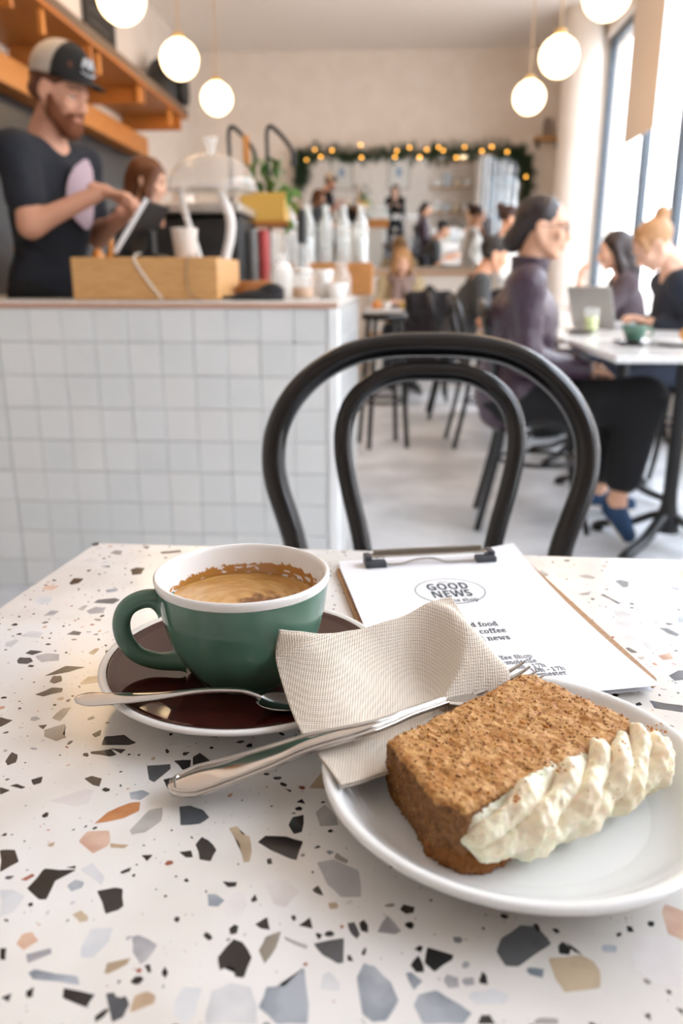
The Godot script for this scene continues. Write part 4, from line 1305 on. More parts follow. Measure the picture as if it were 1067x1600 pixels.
func back_counter() -> void:
	# splashback and shelves on the left wall behind the barista
	var t := thing("back_counter", "dark back counter along the left wall behind the barista", "counter", Vector3(LX + 0.008, 0, -4.6))
	var g := Geo.new()
	g.box(Vector3(0.27, 0.44, 0), Vector3(0.5, 0.88, 4.6), 0.004)
	put("body", g, M.black, t)
	g = Geo.new()
	g.box(Vector3(0.27, 0.895, 0), Vector3(0.54, 0.03, 4.6), 0.004)
	put("worktop", g, mat("b5a894", 0.4), t)
	g = Geo.new()
	g.box(Vector3(0.02, 1.43, 0), Vector3(0.03, 1.04, 4.6), 0.002)
	put("splashback", g, mat("22252a", 0.35), t)
	var s := thing("overhead_shelf", "long wooden overhead shelf with a dark metal edge above the barista", "shelf", Vector3(LX, 0, -4.3))
	g = Geo.new()
	g.box(Vector3(0.255, 2.235, 0), Vector3(0.49, 0.03, 5.0), 0.002)
	put("top_board", g, M.shelf_wood, s)
	g = Geo.new()
	g.box(Vector3(0.5, 2.265, 0), Vector3(0.012, 0.05, 5.0), 0.001)
	put("metal_edge", g, mat("5a4a3e", 0.5), s)
	g = Geo.new()
	g.box(Vector3(0.15, 2.02, 0), Vector3(0.03, 0.14, 5.0), 0.002)
	put("beam", g, wood("bb7d3e", "a5692c", 2, 1.0, 0.5, 54), s)
	g = Geo.new()
	g.box(Vector3(0.08, 1.965, 0), Vector3(0.15, 0.022, 5.0), 0.002)
	put("lower_board", g, M.shelf_wood, s)
	for k in 5:
		g = Geo.new()
		g.box(Vector3(0.25, 2.17, -2.35 + k * 0.95), Vector3(0.46, 0.1, 0.03), 0.002)
		put("cross_board", g, M.shelf_wood, s)
		g = Geo.new()
		g.box(Vector3(0.46, 2.165, -2.1 + k * 0.75), Vector3(0.025, 0.11, 0.025), 0.003)
		put("peg", g, M.shelf_pale, s)
	# things on the back counter
	var bottle := [Vector2(0, 0), Vector2(0.035, 0), Vector2(0.037, 0.006), Vector2(0.037, 0.16), Vector2(0.014, 0.21), Vector2(0.013, 0.27), Vector2(0, 0.272)]
	var tones := [["c9812e", "amber syrup bottle"], ["5d6a76", "blue grey bottle"], ["8c9aa5", "pale blue bottle"], ["3b4434", "dark green bottle"], ["d08a35", "orange syrup bottle"], ["7a8590", "grey bottle"]]
	var spots := [[-1.78, -4.9, 0, " on the back counter right of the barista"], [-1.9, -3.3, 1, " on the back counter at the barista's elbow"], [-1.8, -3.12, 2, " on the back counter behind the barista"], [-1.92, -3.0, 3, " nearest the frame edge on the back counter"], [-1.8, -5.2, 4, " farther along the back counter"], [-1.95, -3.55, 5, " against the dark splashback"]]
	for e in spots:
		var o := lathe_thing("syrup_bottle", tones[e[2]][1] + e[3], "bottle", Vector3(e[0], 0.91, e[1]), bottle, mat(tones[e[2]][0], 0.25), "bottles on the back counter")
		o.scale = Vector3.ONE * 1.25
		g = Geo.new()
		g.lathe([Vector2(0, 0.272), Vector2(0.015, 0.272), Vector2(0.015, 0.3), Vector2(0, 0.302)], 14)
		put("cap", g, M.black, o)
	for e in [[-1.85, -4.3], [-1.85, -5.75]]:
		var c := thing("storage_box", "wooden storage box on the back counter %s" % ("behind the woman with brown hair" if e[1] > -5 else "at its far end"), "box", Vector3(e[0], 0.91, e[1]))
		g = Geo.new()
		g.box(Vector3(0, 0.11, 0), Vector3(0.2, 0.22, 0.26), 0.006)
		put("body", g, M.shelf_pale, c)
		g = Geo.new()
		g.box(Vector3(0, 0.23, 0), Vector3(0.22, 0.02, 0.28), 0.004)
		put("lid", g, M.shelf_wood, c)
	# chalkboard and speaker on the left wall
	var b := thing("chalkboard", "dark chalkboard menu high on the left wall", "chalkboard", Vector3(LX + 0.02, 2.95, -6.28))
	g = Geo.new()
	g.box(Vector3(0, 0, 0), Vector3(0.025, 0.78, 0.62), 0.003)
	put("board", g, M.chalk, b)
	g = Geo.new()
	for k in 7:
		var w := rng.randf_range(0.2, 0.42)
		g.tube([Vector3(0.014, 0.28 - k * 0.085, 0.22), Vector3(0.014, 0.285 - k * 0.085, 0.22 - w * 0.5), Vector3(0.014, 0.28 - k * 0.085, 0.22 - w)], 0.008, 5, false, 0.3)
	put("chalk_lines", g, mat("8d8a86", 0.9), b)
	var sp := thing("speaker", "black rounded loudspeaker on the left wall beyond the chalkboard", "speaker", Vector3(LX + 0.17, 2.56, -7.35))
	var f := Field.new()
	f.ell(Vector3.ZERO, Vector3(0.15, 0.24, 0.22)).ell(Vector3(0.06, 0, 0), Vector3(0.12, 0.2, 0.2))
	g = Geo.new()
	f.build(g, 0.02, 0.02)
	put("housing", g, M.black, sp)
	g = Geo.new()
	g.lathe([Vector2(0, 0.0), Vector2(0.13, 0.0), Vector2(0.14, 0.012), Vector2(0.12, 0.02), Vector2(0, 0.01)], 24)
	var cone := put("grille", g, mat("2a2a2c", 0.7), sp)
	cone.transform = Transform3D(Basis(Vector3.BACK, -PI / 2), Vector3(0.175, 0, 0))
	g = Geo.new()
	g.box(Vector3(-0.14, 0, 0), Vector3(0.07, 0.06, 0.06), 0.006)
	put("bracket", g, M.black, sp)

# ---------------------------------------------------------------- lamps
func lamps() -> void:
	var k := 0
	var where := {-6.17: "farthest globe lamp in the row over the counter", -5.14: "second globe lamp from the back wall in the row over the counter", -4.1: "nearest globe lamp in view over the counter, cut by the frame top"}
	var right := {-6.17: "farthest globe lamp in the row by the windows", -5.14: "second globe lamp from the back wall in the row by the windows", -4.25: "nearest globe lamp in view by the windows, cut by the frame top"}
	for z in [-6.17, -5.14, -4.1, -3.0]:
		pendant(Vector3(-1.28, 2.24, z), where.get(z, "nearest globe lamp of the row over the counter, above the frame"), "globe lamps over the counter")
	for z in [-6.17, -5.14, -4.25, -3.1]:
		pendant(Vector3(0.93 + (0.04 if z > -4.5 else 0.0), 2.22 if z < -4.5 else 2.26, z), right.get(z, "nearest globe lamp of the row by the windows, above the frame"), "globe lamps by the windows")

func pendant(at: Vector3, label: String, group: String) -> void:
	var t := thing("pendant_lamp", label, "lamp", at, 0.0, group)
	var g := Geo.new()
	g.lathe(smooth_path([Vector2(0.0, -0.11), Vector2(0.045, -0.1), Vector2(0.09, -0.062), Vector2(0.109, -0.01), Vector2(0.104, 0.034), Vector2(0.08, 0.075), Vector2(0.045, 0.1), Vector2(0.03, 0.108), Vector2(0.0, 0.108)], 4), 32)
	put("globe", g, M.bulb if M.has("bulb") else lamp_glow(), t)
	g = Geo.new()
	g.lathe([Vector2(0.034, 0.1), Vector2(0.034, 0.135), Vector2(0.012, 0.142), Vector2(0.0, 0.142)], 16)
	put("cap", g, mat("c9a86a", 0.4), t)
	g = Geo.new()
	g.tube([Vector3(0, 0.14, 0), Vector3(0, CY - at.y - 0.02, 0)], 0.006, 8)
	put("cord", g, mat("b9a489", 0.7), t)
	g = Geo.new()
	g.lathe([Vector2(0, CY - at.y - 0.028), Vector2(0.05, CY - at.y - 0.024), Vector2(0.05, CY - at.y - 0.001), Vector2(0, CY - at.y - 0.001)], 20)
	put("ceiling_rose", g, M.white_paint, t)
	var l := OmniLight3D.new()
	l.name = "light"
	l.light_color = Color("ffc98a")
	l.light_energy = LAMP_POWER
	l.light_size = 0.1
	l.omni_range = 15.0
	l.omni_attenuation = 2.0
	l.shadow_enabled = true
	t.add_child(l)

func lamp_glow() -> StandardMaterial3D:
	M.bulb = glow("ffdfae", LAMP_GLOW)
	return M.bulb

# ---------------------------------------------------------------- back and front wall
func back_wall_things() -> void:
	var m := thing("wall_mirror", "wide mirror on the back wall under the lit garland", "mirror", Vector3(0.175, 1.13, BZ + 0.02))
	m.rotation.x = deg_to_rad(5.2)
	var g := Geo.new()
	g.box(Vector3(0, 0.575, 0.006), Vector3(2.32, 1.13, 0.006))
	put("mirror_glass", g, mat("e6e8e8", 0.015, 1.0), m)
	g = Geo.new()
	for e in [[0, 0.005, 2.36, 0.02], [0, 1.145, 2.36, 0.02], [-1.17, 0.575, 0.02, 1.16], [1.17, 0.575, 0.02, 1.16]]:
		g.box(Vector3(e[0], e[1], 0.006), Vector3(e[2], e[3], 0.022), 0.003)
	put("frame", g, mat("c7b9a6", 0.5), m)
	# garland over the mirror
	var line := [Vector3(-1.02, 1.98, 0), Vector3(-1.0, 2.16, 0), Vector3(-0.96, 2.26, 0), Vector3(-0.7, 2.3, 0), Vector3(-0.35, 2.27, 0), Vector3(0.0, 2.29, 0), Vector3(0.35, 2.28, 0), Vector3(0.7, 2.3, 0), Vector3(1.1, 2.29, 0), Vector3(1.3, 2.26, 0), Vector3(1.37, 2.15, 0), Vector3(1.38, 1.95, 0), Vector3(1.37, 1.82, 0)]
	var gl := thing("garland", "dark green pine garland with warm fairy lights draped over the mirror", "garland", Vector3(0, 0, BZ + 0.16))
	var path := smooth_path(line, 10)
	g = Geo.new()
	g.tube(path, 0.012, 6)
	put("stem", g, mat("3a3426", 0.9), gl)
	var sprig := Geo.new()
	for k in 16:
		var a := k * 2.4
		var d := Vector3(cos(a), sin(a) * 0.8, 0.5 + 0.05 * k).normalized()
		var o := Vector3(0, 0, 0.004 * k)
		sprig.tube([o, o + d * 0.03, o + d * 0.055], [0.0016, 0.0014, 0.0004], 4)
	var mm := MultiMesh.new()
	mm.transform_format = MultiMesh.TRANSFORM_3D
	mm.use_colors = false
	mm.mesh = sprig.mesh()
	mm.instance_count = 560
	for k in 560:
		var q := rng.randf() * (path.size() - 2)
		var p: Vector3 = path[int(q)].lerp(path[int(q) + 1], q - int(q))
		var b := Basis.from_euler(Vector3(rng.randf_range(-1.6, 1.6), rng.randf() * TAU, rng.randf() * TAU)).scaled(Vector3.ONE * rng.randf_range(0.8, 1.35))
		mm.set_instance_transform(k, Transform3D(b, p + Vector3(rng.randfn(0, 0.02), rng.randfn(0, 0.02), absf(rng.randfn(0, 0.02)))))
	var fo := MultiMeshInstance3D.new()
	fo.name = "pine_sprigs"
	fo.multimesh = mm
	fo.material_override = mat("2c4630", 0.8)
	fo.set_meta("kind", "stuff")
	gl.add_child(fo)
	var warm := glow("ffb347", 7.0)
	for e in [[-0.93, 2.22], [-0.84, 2.32], [-0.78, 2.25], [-0.66, 2.31], [-0.36, 2.36], [-0.35, 2.24], [0.02, 2.3], [0.0, 2.24], [0.15, 2.33], [0.26, 2.24], [0.33, 2.31], [0.45, 2.33], [0.5, 2.3], [0.64, 2.23], [0.72, 2.33], [0.9, 2.29], [1.0, 2.33], [1.16, 2.28], [1.37, 2.04]]:
		g = Geo.new()
		g.ell(Vector3(e[0], e[1], 0.07), Vector3(0.012, 0.012, 0.012), 10)
		put("bulb", g, warm, gl)
	# panelled bench back with a wooden cap below the mirror
	var w := thing("bench", "white panelled wall bench with a wooden cap below the mirror", "bench", Vector3(0.75, 0, BZ + 0.02))
	g = Geo.new()
	g.box(Vector3(0, 0.53, 0.05), Vector3(2.0, 1.06, 0.08), 0.004)
	put("back_panel", g, M.white_paint, w)
	g = Geo.new()
	g.box(Vector3(0, 1.075, 0.06), Vector3(2.02, 0.025, 0.13), 0.004)
	put("wooden_cap", g, M.oak, w)
	g = Geo.new()
	g.box(Vector3(0, 0.42, 0.3), Vector3(2.0, 0.06, 0.45), 0.01)
	put("seat", g, M.oak, w)
	g = Geo.new()
	g.box(Vector3(0, 0.2, 0.28), Vector3(1.96, 0.38, 0.38), 0.004)
	put("base", g, M.white_paint, w)
	# small shelf with a box near the column
	var s := thing("wall_shelf", "small wooden shelf high on the back wall beside the column", "shelf", Vector3(1.6, 2.42, BZ))
	g = Geo.new()
	g.box(Vector3(0, 0, 0.09), Vector3(0.3, 0.03, 0.17), 0.003)
	put("board", g, M.oak, s)
	g = Geo.new()
	g.box(Vector3(-0.1, -0.045, 0.04), Vector3(0.02, 0.07, 0.07), 0.003)
	g.box(Vector3(0.1, -0.045, 0.04), Vector3(0.02, 0.07, 0.07), 0.003)
	put("bracket", g, M.black, s)
	lathe_thing("jar", "grey brown jar on the small shelf beside the column", "jar", Vector3(1.585, 2.436, BZ + 0.09), [Vector2(0, 0), Vector2(0.045, 0), Vector2(0.05, 0.02), Vector2(0.048, 0.15), Vector2(0.035, 0.17), Vector2(0.035, 0.19), Vector2(0, 0.19)], mat("8a7a70", 0.6))
	# what the mirror shows of the wall behind the camera: two framed prints and white shelves
	for e in [[-1.25, "framed abstract print on the front wall, left of the two", 1.5], [0.1, "framed abstract print on the front wall, right of the two", 1.5]]:
		var f := thing("framed_print", e[1], "picture", Vector3(e[0], e[2], RZ - 0.001))
		g = Geo.new()
		for q in [[0, 0.39, 0.52, 0.02], [0, -0.39, 0.52, 0.02], [-0.25, 0, 0.02, 0.8], [0.25, 0, 0.02, 0.8]]:
			g.box(Vector3(q[0], q[1], -0.015), Vector3(q[2], q[3], 0.03), 0.002)
		put("frame", g, mat("7a6654", 0.5), f)
		g = Geo.new()
		g.box(Vector3(0, 0, -0.006), Vector3(0.48, 0.76, 0.008))
		var pp := put("print", g, mat("e4dfd6", 0.8), f)
		g = Geo.new()
		g.ell(Vector3(0, -0.02, -0.011), Vector3(0.07, 0.11, 0.002), 14)
		put("blue_shape", g, mat("8fa3bd", 0.8), pp)
	for k in 3:
		var sh := thing("wall_shelf", ["lowest", "middle", "topmost"][k] + " white shelf on the front wall seen in the mirror", "shelf", Vector3(1.35, 0.6 + 0.55 * k, RZ))
		g = Geo.new()
		g.box(Vector3(0, 0, -0.13), Vector3(0.95, 0.03, 0.26), 0.003)
		put("board", g, M.oak, sh)
		for q in 4:
			var bx := thing("storage_box", "pale box on the %s front wall shelf, %s from the aisle end" % [["lowest", "middle", "topmost"][k], ["first", "second", "third", "fourth"][q]], "box", Vector3(1.0 + 0.23 * q, 0.616 + 0.55 * k, RZ - 0.13), 0.0, "pale boxes on the %s front shelf" % ["lowest", "middle", "topmost"][k])
			g = Geo.new()
			var hh := rng.randf_range(0.14, 0.3)
			g.box(Vector3(0, hh / 2, 0), Vector3(0.17, hh, 0.18), 0.006)
			put("body", g, [M.white_paint, mat("c9d0d4", 0.6), mat("d9c9b0", 0.6)][q % 3], bx)
			g = Geo.new()
			g.box(Vector3(0, hh + 0.006, 0), Vector3(0.178, 0.014, 0.188), 0.003)
			put("lid", g, M.white_paint, bx)

# ---------------------------------------------------------------- chairs and tables
var chair0: Node3D

func make_chair() -> Node3D:
	var t := thing("bentwood_chair", "", "chair")
	var half := [Vector2(0.0, 0.9), Vector2(0.05, 0.898), Vector2(0.096, 0.888), Vector2(0.136, 0.866), Vector2(0.166, 0.836), Vector2(0.184, 0.8), Vector2(0.1885, 0.765), Vector2(0.183, 0.73), Vector2(0.16, 0.66), Vector2(0.148, 0.58), Vector2(0.15, 0.46), Vector2(0.158, 0.3), Vector2(0.17, 0.0)]
	var pts := []
	for s in [-1.0, 1.0]:
		for k in half.size():
			var h: Vector2 = half[half.size() - 1 - k] if s < 0 else half[k]
			if s > 0 and k == 0:
				continue
			var z := -0.166 - (h.y - 0.46) * 0.226 if h.y >= 0.46 else -0.166 - pow((0.46 - h.y) / 0.46, 1.5) * 0.08
			pts.append(Vector3(h.x * s, h.y, z))
	var g := Geo.new()
	g.tube(smooth_path(pts, 6), 0.0145, 14)
	put("outer_back_hoop", g, M.black_wood, t)
	var inner := [Vector2(0.0, 0.869), Vector2(0.038, 0.867), Vector2(0.067, 0.856), Vector2(0.09, 0.836), Vector2(0.1015, 0.81), Vector2(0.1035, 0.778), Vector2(0.096, 0.735), Vector2(0.078, 0.66), Vector2(0.064, 0.56), Vector2(0.058, 0.462)]
	pts = []
	for s in [-1.0, 1.0]:
		for k in inner.size():
			var h: Vector2 = inner[inner.size() - 1 - k] if s < 0 else inner[k]
			if s > 0 and k == 0:
				continue
			pts.append(Vector3(h.x * s, h.y, -0.163 - (h.y - 0.46) * 0.226))
	g = Geo.new()
	g.tube(smooth_path(pts, 6), 0.0115, 12)
	put("inner_back_hoop", g, M.black_wood, t)
	g = Geo.new()
	g.lathe([Vector2(0, 0.445), Vector2(0.16, 0.445), Vector2(0.196, 0.436), Vector2(0.203, 0.446), Vector2(0.203, 0.464), Vector2(0.195, 0.472), Vector2(0.17, 0.466), Vector2(0, 0.462)], 36)
	put("seat", g, M.black_wood, t)
	for s in [-1.0, 1.0]:
		g = Geo.new()
		g.tube(smooth_path([Vector3(0.135 * s, 0.445, 0.125), Vector3(0.142 * s, 0.3, 0.14), Vector3(0.158 * s, 0.12, 0.165), Vector3(0.172 * s, 0.0, 0.19)], 4), [0.017, 0.017, 0.016, 0.016, 0.016, 0.015, 0.015, 0.014, 0.014, 0.013, 0.012, 0.012, 0.011], 10)
		put("leg", g, M.black_wood, t)
	var ring := []
	for k in 32:
		var a := TAU * k / 32
		ring.append(Vector3(cos(a) * 0.145, 0.27, sin(a) * 0.155 - 0.012))
	g = Geo.new()
	g.tube(ring, 0.0095, 8, true)
	put("ring_stretcher", g, M.black_wood, t)
	return t

func chair(at: Vector3, turn: float, label: String) -> Node3D:
	if chair0 == null:
		chair0 = make_chair()
		chair0.position = at
		chair0.rotation.y = deg_to_rad(turn)
		chair0.set_meta("label", label)
		chair0.set_meta("group", "black bentwood chairs")
		return chair0
	return copy_of(chair0, at, turn, label, "black bentwood chairs")

func white_table(at: Vector3, label: String, sx := 0.7, sz := 0.72) -> Node3D:
	var t := thing("bistro_table", label, "table", at, 0.0, "white topped bistro tables along the windows")
	var g := Geo.new()
	g.box(Vector3(0, 0.738, 0), Vector3(sx, 0.024, sz), 0.003)
	put("tabletop", g, M.white_top, t)
	pedestal(t, Vector3.ZERO, 0.725)
	return t

func seating() -> void:
	M.white_top = mottled([[0.25, "c9c9c9"], [0.4, "e2e2e1"], [0.8, "e8e8e7"]], Vector3.ONE * 6.0, 0.15, 0.06, 4, 55)
	chair(Vector3(0.047, 0, -0.7), 0.0, "black bentwood chair facing the camera across the terrazzo table")
	chair(Vector3(0.62, 0, -3.25), 85.0, "black bentwood chair under the woman in the purple jacket")
	chair(Vector3(0.53, 0, -6.0), 90.0, "black bentwood chair under the man in the grey shirt")
	chair(Vector3(0.62, 0, -4.95), 95.0, "empty black bentwood chair behind the woman in the purple jacket")
	chair(Vector3(1.52, 0, -4.2), -90.0, "black bentwood chair under the red-haired woman by the window")
	chair(Vector3(1.5, 0, -5.2), -90.0, "black bentwood chair under the long-haired girl by the window")
	chair(Vector3(1.28, 0, -2.45), 30.0, "black bentwood chair at the right frame edge, nearest the camera")
	chair(Vector3(0.3, 0, -6.95), 180.0, "black bentwood chair with a dark coat over its back")
	chair(Vector3(0.08, 0, -8.2), 0.0, "black bentwood chair under the blonde woman at the back")
	chair(Vector3(0.02, 0, 0.55), 180.0, "black bentwood chair under the photographer")
	white_table(Vector3(1.06, 0, -2.95), "white topped table nearest the camera on the right, with the green cup")
	white_table(Vector3(1.06, 0, -3.72), "white topped table under the purple jacket woman's glass, second along the windows")
	white_table(Vector3(1.06, 0, -4.5), "white topped table carrying the open laptop")
	white_table(Vector3(1.06, 0, -5.28), "white topped table in front of the long-haired girl")
	white_table(Vector3(1.06, 0, -6.1), "white topped table in front of the man in the grey shirt")
	var t := white_table(Vector3(0.06, 0, -7.45), "small table at the back in front of the blonde woman", 0.6, 0.6)
	t.set_meta("group", "")
	# bar stool past the counter end
	var s := thing("bar_stool", "tall black bar stool with bent legs past the end of the tiled counter", "stool", Vector3(-0.045, 0, -4.85))
	var g := Geo.new()
	g.lathe([Vector2(0, 0.76), Vector2(0.12, 0.76), Vector2(0.14, 0.765), Vector2(0.142, 0.79), Vector2(0.13, 0.8), Vector2(0, 0.796)], 30)
	put("seat", g, M.black_wood, s)
	for k in 4:
		var a := k * PI / 2 + 0.5
		var d := Vector3(cos(a), 0, sin(a))
		g = Geo.new()
		g.tube(smooth_path([d * 0.11 + Vector3(0, 0.76, 0), d * 0.13 + Vector3(0, 0.5, 0), d * 0.15 + Vector3(0, 0.25, 0), d * 0.17 + Vector3(0, 0.0, 0)], 4), 0.015, 8)
		put("leg", g, M.black_wood, s)
	for e in [[0.28, 0.145], [0.55, 0.122]]:
		var ring := []
		for k in 28:
			var a := TAU * k / 28
			ring.append(Vector3(cos(a) * e[1], e[0], sin(a) * e[1]))
		g = Geo.new()
		g.tube(ring, 0.01, 8, true)
		put("foot_ring", g, M.black_wood, s)
	# coat over the chair back
	var c := thing("coat", "dark coat hung over the back of the chair left of the man in grey", "coat", Vector3(0.3, 0, -6.95), 180.0)
	var f := Field.new()
	f.cap(Vector3(-0.15, 0.86, -0.26), Vector3(0.15, 0.86, -0.26), 0.05)
	f.cap(Vector3(0, 0.93, -0.265), Vector3(0, 0.9, -0.265), 0.035)
	f.cap(Vector3(-0.14, 0.84, -0.28), Vector3(-0.17, 0.3, -0.31), 0.055, 0.06)
	f.cap(Vector3(0.14, 0.84, -0.28), Vector3(0.17, 0.27, -0.31), 0.055, 0.06)
	f.cap(Vector3(0, 0.84, -0.29), Vector3(0, 0.3, -0.33), 0.06, 0.055)
	f.cap(Vector3(0.07, 0.8, -0.29), Vector3(0.09, 0.28, -0.33), 0.05, 0.055)
	f.cap(Vector3(-0.07, 0.8, -0.29), Vector3(-0.09, 0.3, -0.33), 0.05, 0.055)
	f.cap(Vector3(-0.12, 0.84, -0.2), Vector3(-0.13, 0.62, -0.19), 0.04, 0.05)
	f.cap(Vector3(0.12, 0.84, -0.2), Vector3(0.13, 0.62, -0.19), 0.04, 0.05)
	g = Geo.new()
	f.build(g, 0.016, 0.016, noise(9.0, 2, 88), 0.012)
	put("coat_body", g, cloth("1b1a1f"), c)
	table_clutter()

func table_clutter() -> void:
	var y := 0.7505
	var cup := [Vector2(0, 0.002), Vector2(0.024, 0.0), Vector2(0.028, 0.008), Vector2(0.041, 0.035), Vector2(0.045, 0.06), Vector2(0.043, 0.061), Vector2(0.038, 0.035), Vector2(0, 0.008)]
	var c := lathe_thing("coffee_cup", "green coffee cup on the table at the right edge of the picture", "cup", Vector3(0.9, y + 0.011, -3.06), cup, M.green_glaze)
	var g := Geo.new()
	g.tube(smooth_path([Vector3(0.04, 0.048, 0), Vector3(0.062, 0.048, 0), Vector3(0.066, 0.03, 0), Vector3(0.05, 0.018, 0), Vector3(0.034, 0.02, 0)], 4), 0.0045, 8)
	put("handle", g, M.green_glaze, c)
	var sau := [Vector2(0, 0.0), Vector2(0.035, 0.0), Vector2(0.075, 0.012), Vector2(0.078, 0.015), Vector2(0.06, 0.012), Vector2(0.03, 0.009), Vector2(0, 0.009)]
	lathe_thing("saucer", "dark saucer under the green cup at the right", "saucer", Vector3(0.9, y, -3.06), sau, mat("4a4142", 0.15))
	lathe_thing("saucer", "small dark saucer beside the drinking glass on the right tables", "saucer", Vector3(0.86, y, -3.75), sau, mat("4a4142", 0.15))
	lathe_thing("plate", "white plate under the pastry at the right frame edge", "plate", Vector3(1.07, y, -3.02), [Vector2(0, 0), Vector2(0.06, 0), Vector2(0.11, 0.014), Vector2(0.113, 0.018), Vector2(0.08, 0.012), Vector2(0, 0.008)], M.plate_glaze)
	var p := thing("pastry", "golden pastry on the white plate at the right frame edge", "pastry", Vector3(1.1, y + 0.01, -3.03))
	var f := Field.new()
	f.ell(Vector3(0, 0.03, 0), Vector3(0.045, 0.03, 0.035)).ell(Vector3(0.01, 0.06, 0), Vector3(0.028, 0.022, 0.025)).cut(Vector3.DOWN, 0.0)
	g = Geo.new()
	f.build(g, 0.006, 0.006, noise(60.0, 2, 91), 0.006)
	put("crust", g, mat("d08a3c", 0.6), p)
	lathe_thing("drinking_glass", "clear glass of pale green lemonade on the right tables", "glass", Vector3(0.93, y, -3.85), [Vector2(0, 0), Vector2(0.028, 0), Vector2(0.03, 0.004), Vector2(0.035, 0.11)], M.bottle)
	lathe_thing("lemonade", "pale green drink in the clear glass on the right tables", "drink", Vector3(0.93, y, -3.85), [Vector2(0, 0.004), Vector2(0.0265, 0.004), Vector2(0.031, 0.07), Vector2(0, 0.07)], mat("cfdc8a", 0.1))
	lathe_thing("drinking_glass", "clear water glass near the laptop on the right tables", "glass", Vector3(0.88, y, -4.25), [Vector2(0, 0), Vector2(0.03, 0), Vector2(0.032, 0.004), Vector2(0.036, 0.12)], M.bottle)
	lathe_thing("drinking_glass", "clear water glass at the front edge of the table with the laptop", "glass", Vector3(0.8, y, -4.45), [Vector2(0, 0), Vector2(0.03, 0), Vector2(0.032, 0.004), Vector2(0.036, 0.1)], M.bottle)
	lathe_thing("plate", "white plate on the table in front of the long-haired girl", "plate", Vector3(0.95, y, -5.2), [Vector2(0, 0), Vector2(0.06, 0), Vector2(0.11, 0.014), Vector2(0.113, 0.018), Vector2(0.08, 0.012), Vector2(0, 0.008)], M.plate_glaze)
	var l := thing("laptop", "open silver laptop seen from the back on the right tables", "laptop", Vector3(1.03, y, -4.2), 122.0)
	g = Geo.new()
	g.box(Vector3(0, 0.008, 0.1), Vector3(0.3, 0.014, 0.21), 0.004)
	put("base", g, mat("b9babb", 0.35, 0.5), l)
	g = Geo.new()
	g.box(Vector3(0, 0.11, -0.035), Vector3(0.3, 0.2, 0.007), 0.003, Basis(Vector3.RIGHT, -0.28))
	put("screen", g, mat("b3b4b4", 0.4, 0.4), l)
	# small things on the table at the back
	lathe_thing("yellow_bowl", "yellow bowl on the small table at the back", "bowl", Vector3(0.12, y, -7.25), [Vector2(0, 0), Vector2(0.04, 0), Vector2(0.075, 0.05), Vector2(0.072, 0.052), Vector2(0.035, 0.01), Vector2(0, 0.008)], mat("d0a83c", 0.4))
	lathe_thing("white_cup", "white cup left of the yellow bowl on the small table at the back", "cup", Vector3(-0.05, y, -7.27), cup, M.cup_white)
	lathe_thing("orange_pot", "orange lidded pot on the small table at the back, left of the white cup", "pot", Vector3(-0.14, y, -7.25), [Vector2(0, 0), Vector2(0.04, 0), Vector2(0.048, 0.03), Vector2(0.042, 0.06), Vector2(0.012, 0.07), Vector2(0.01, 0.085), Vector2(0, 0.086)], mat("c9803c", 0.4))

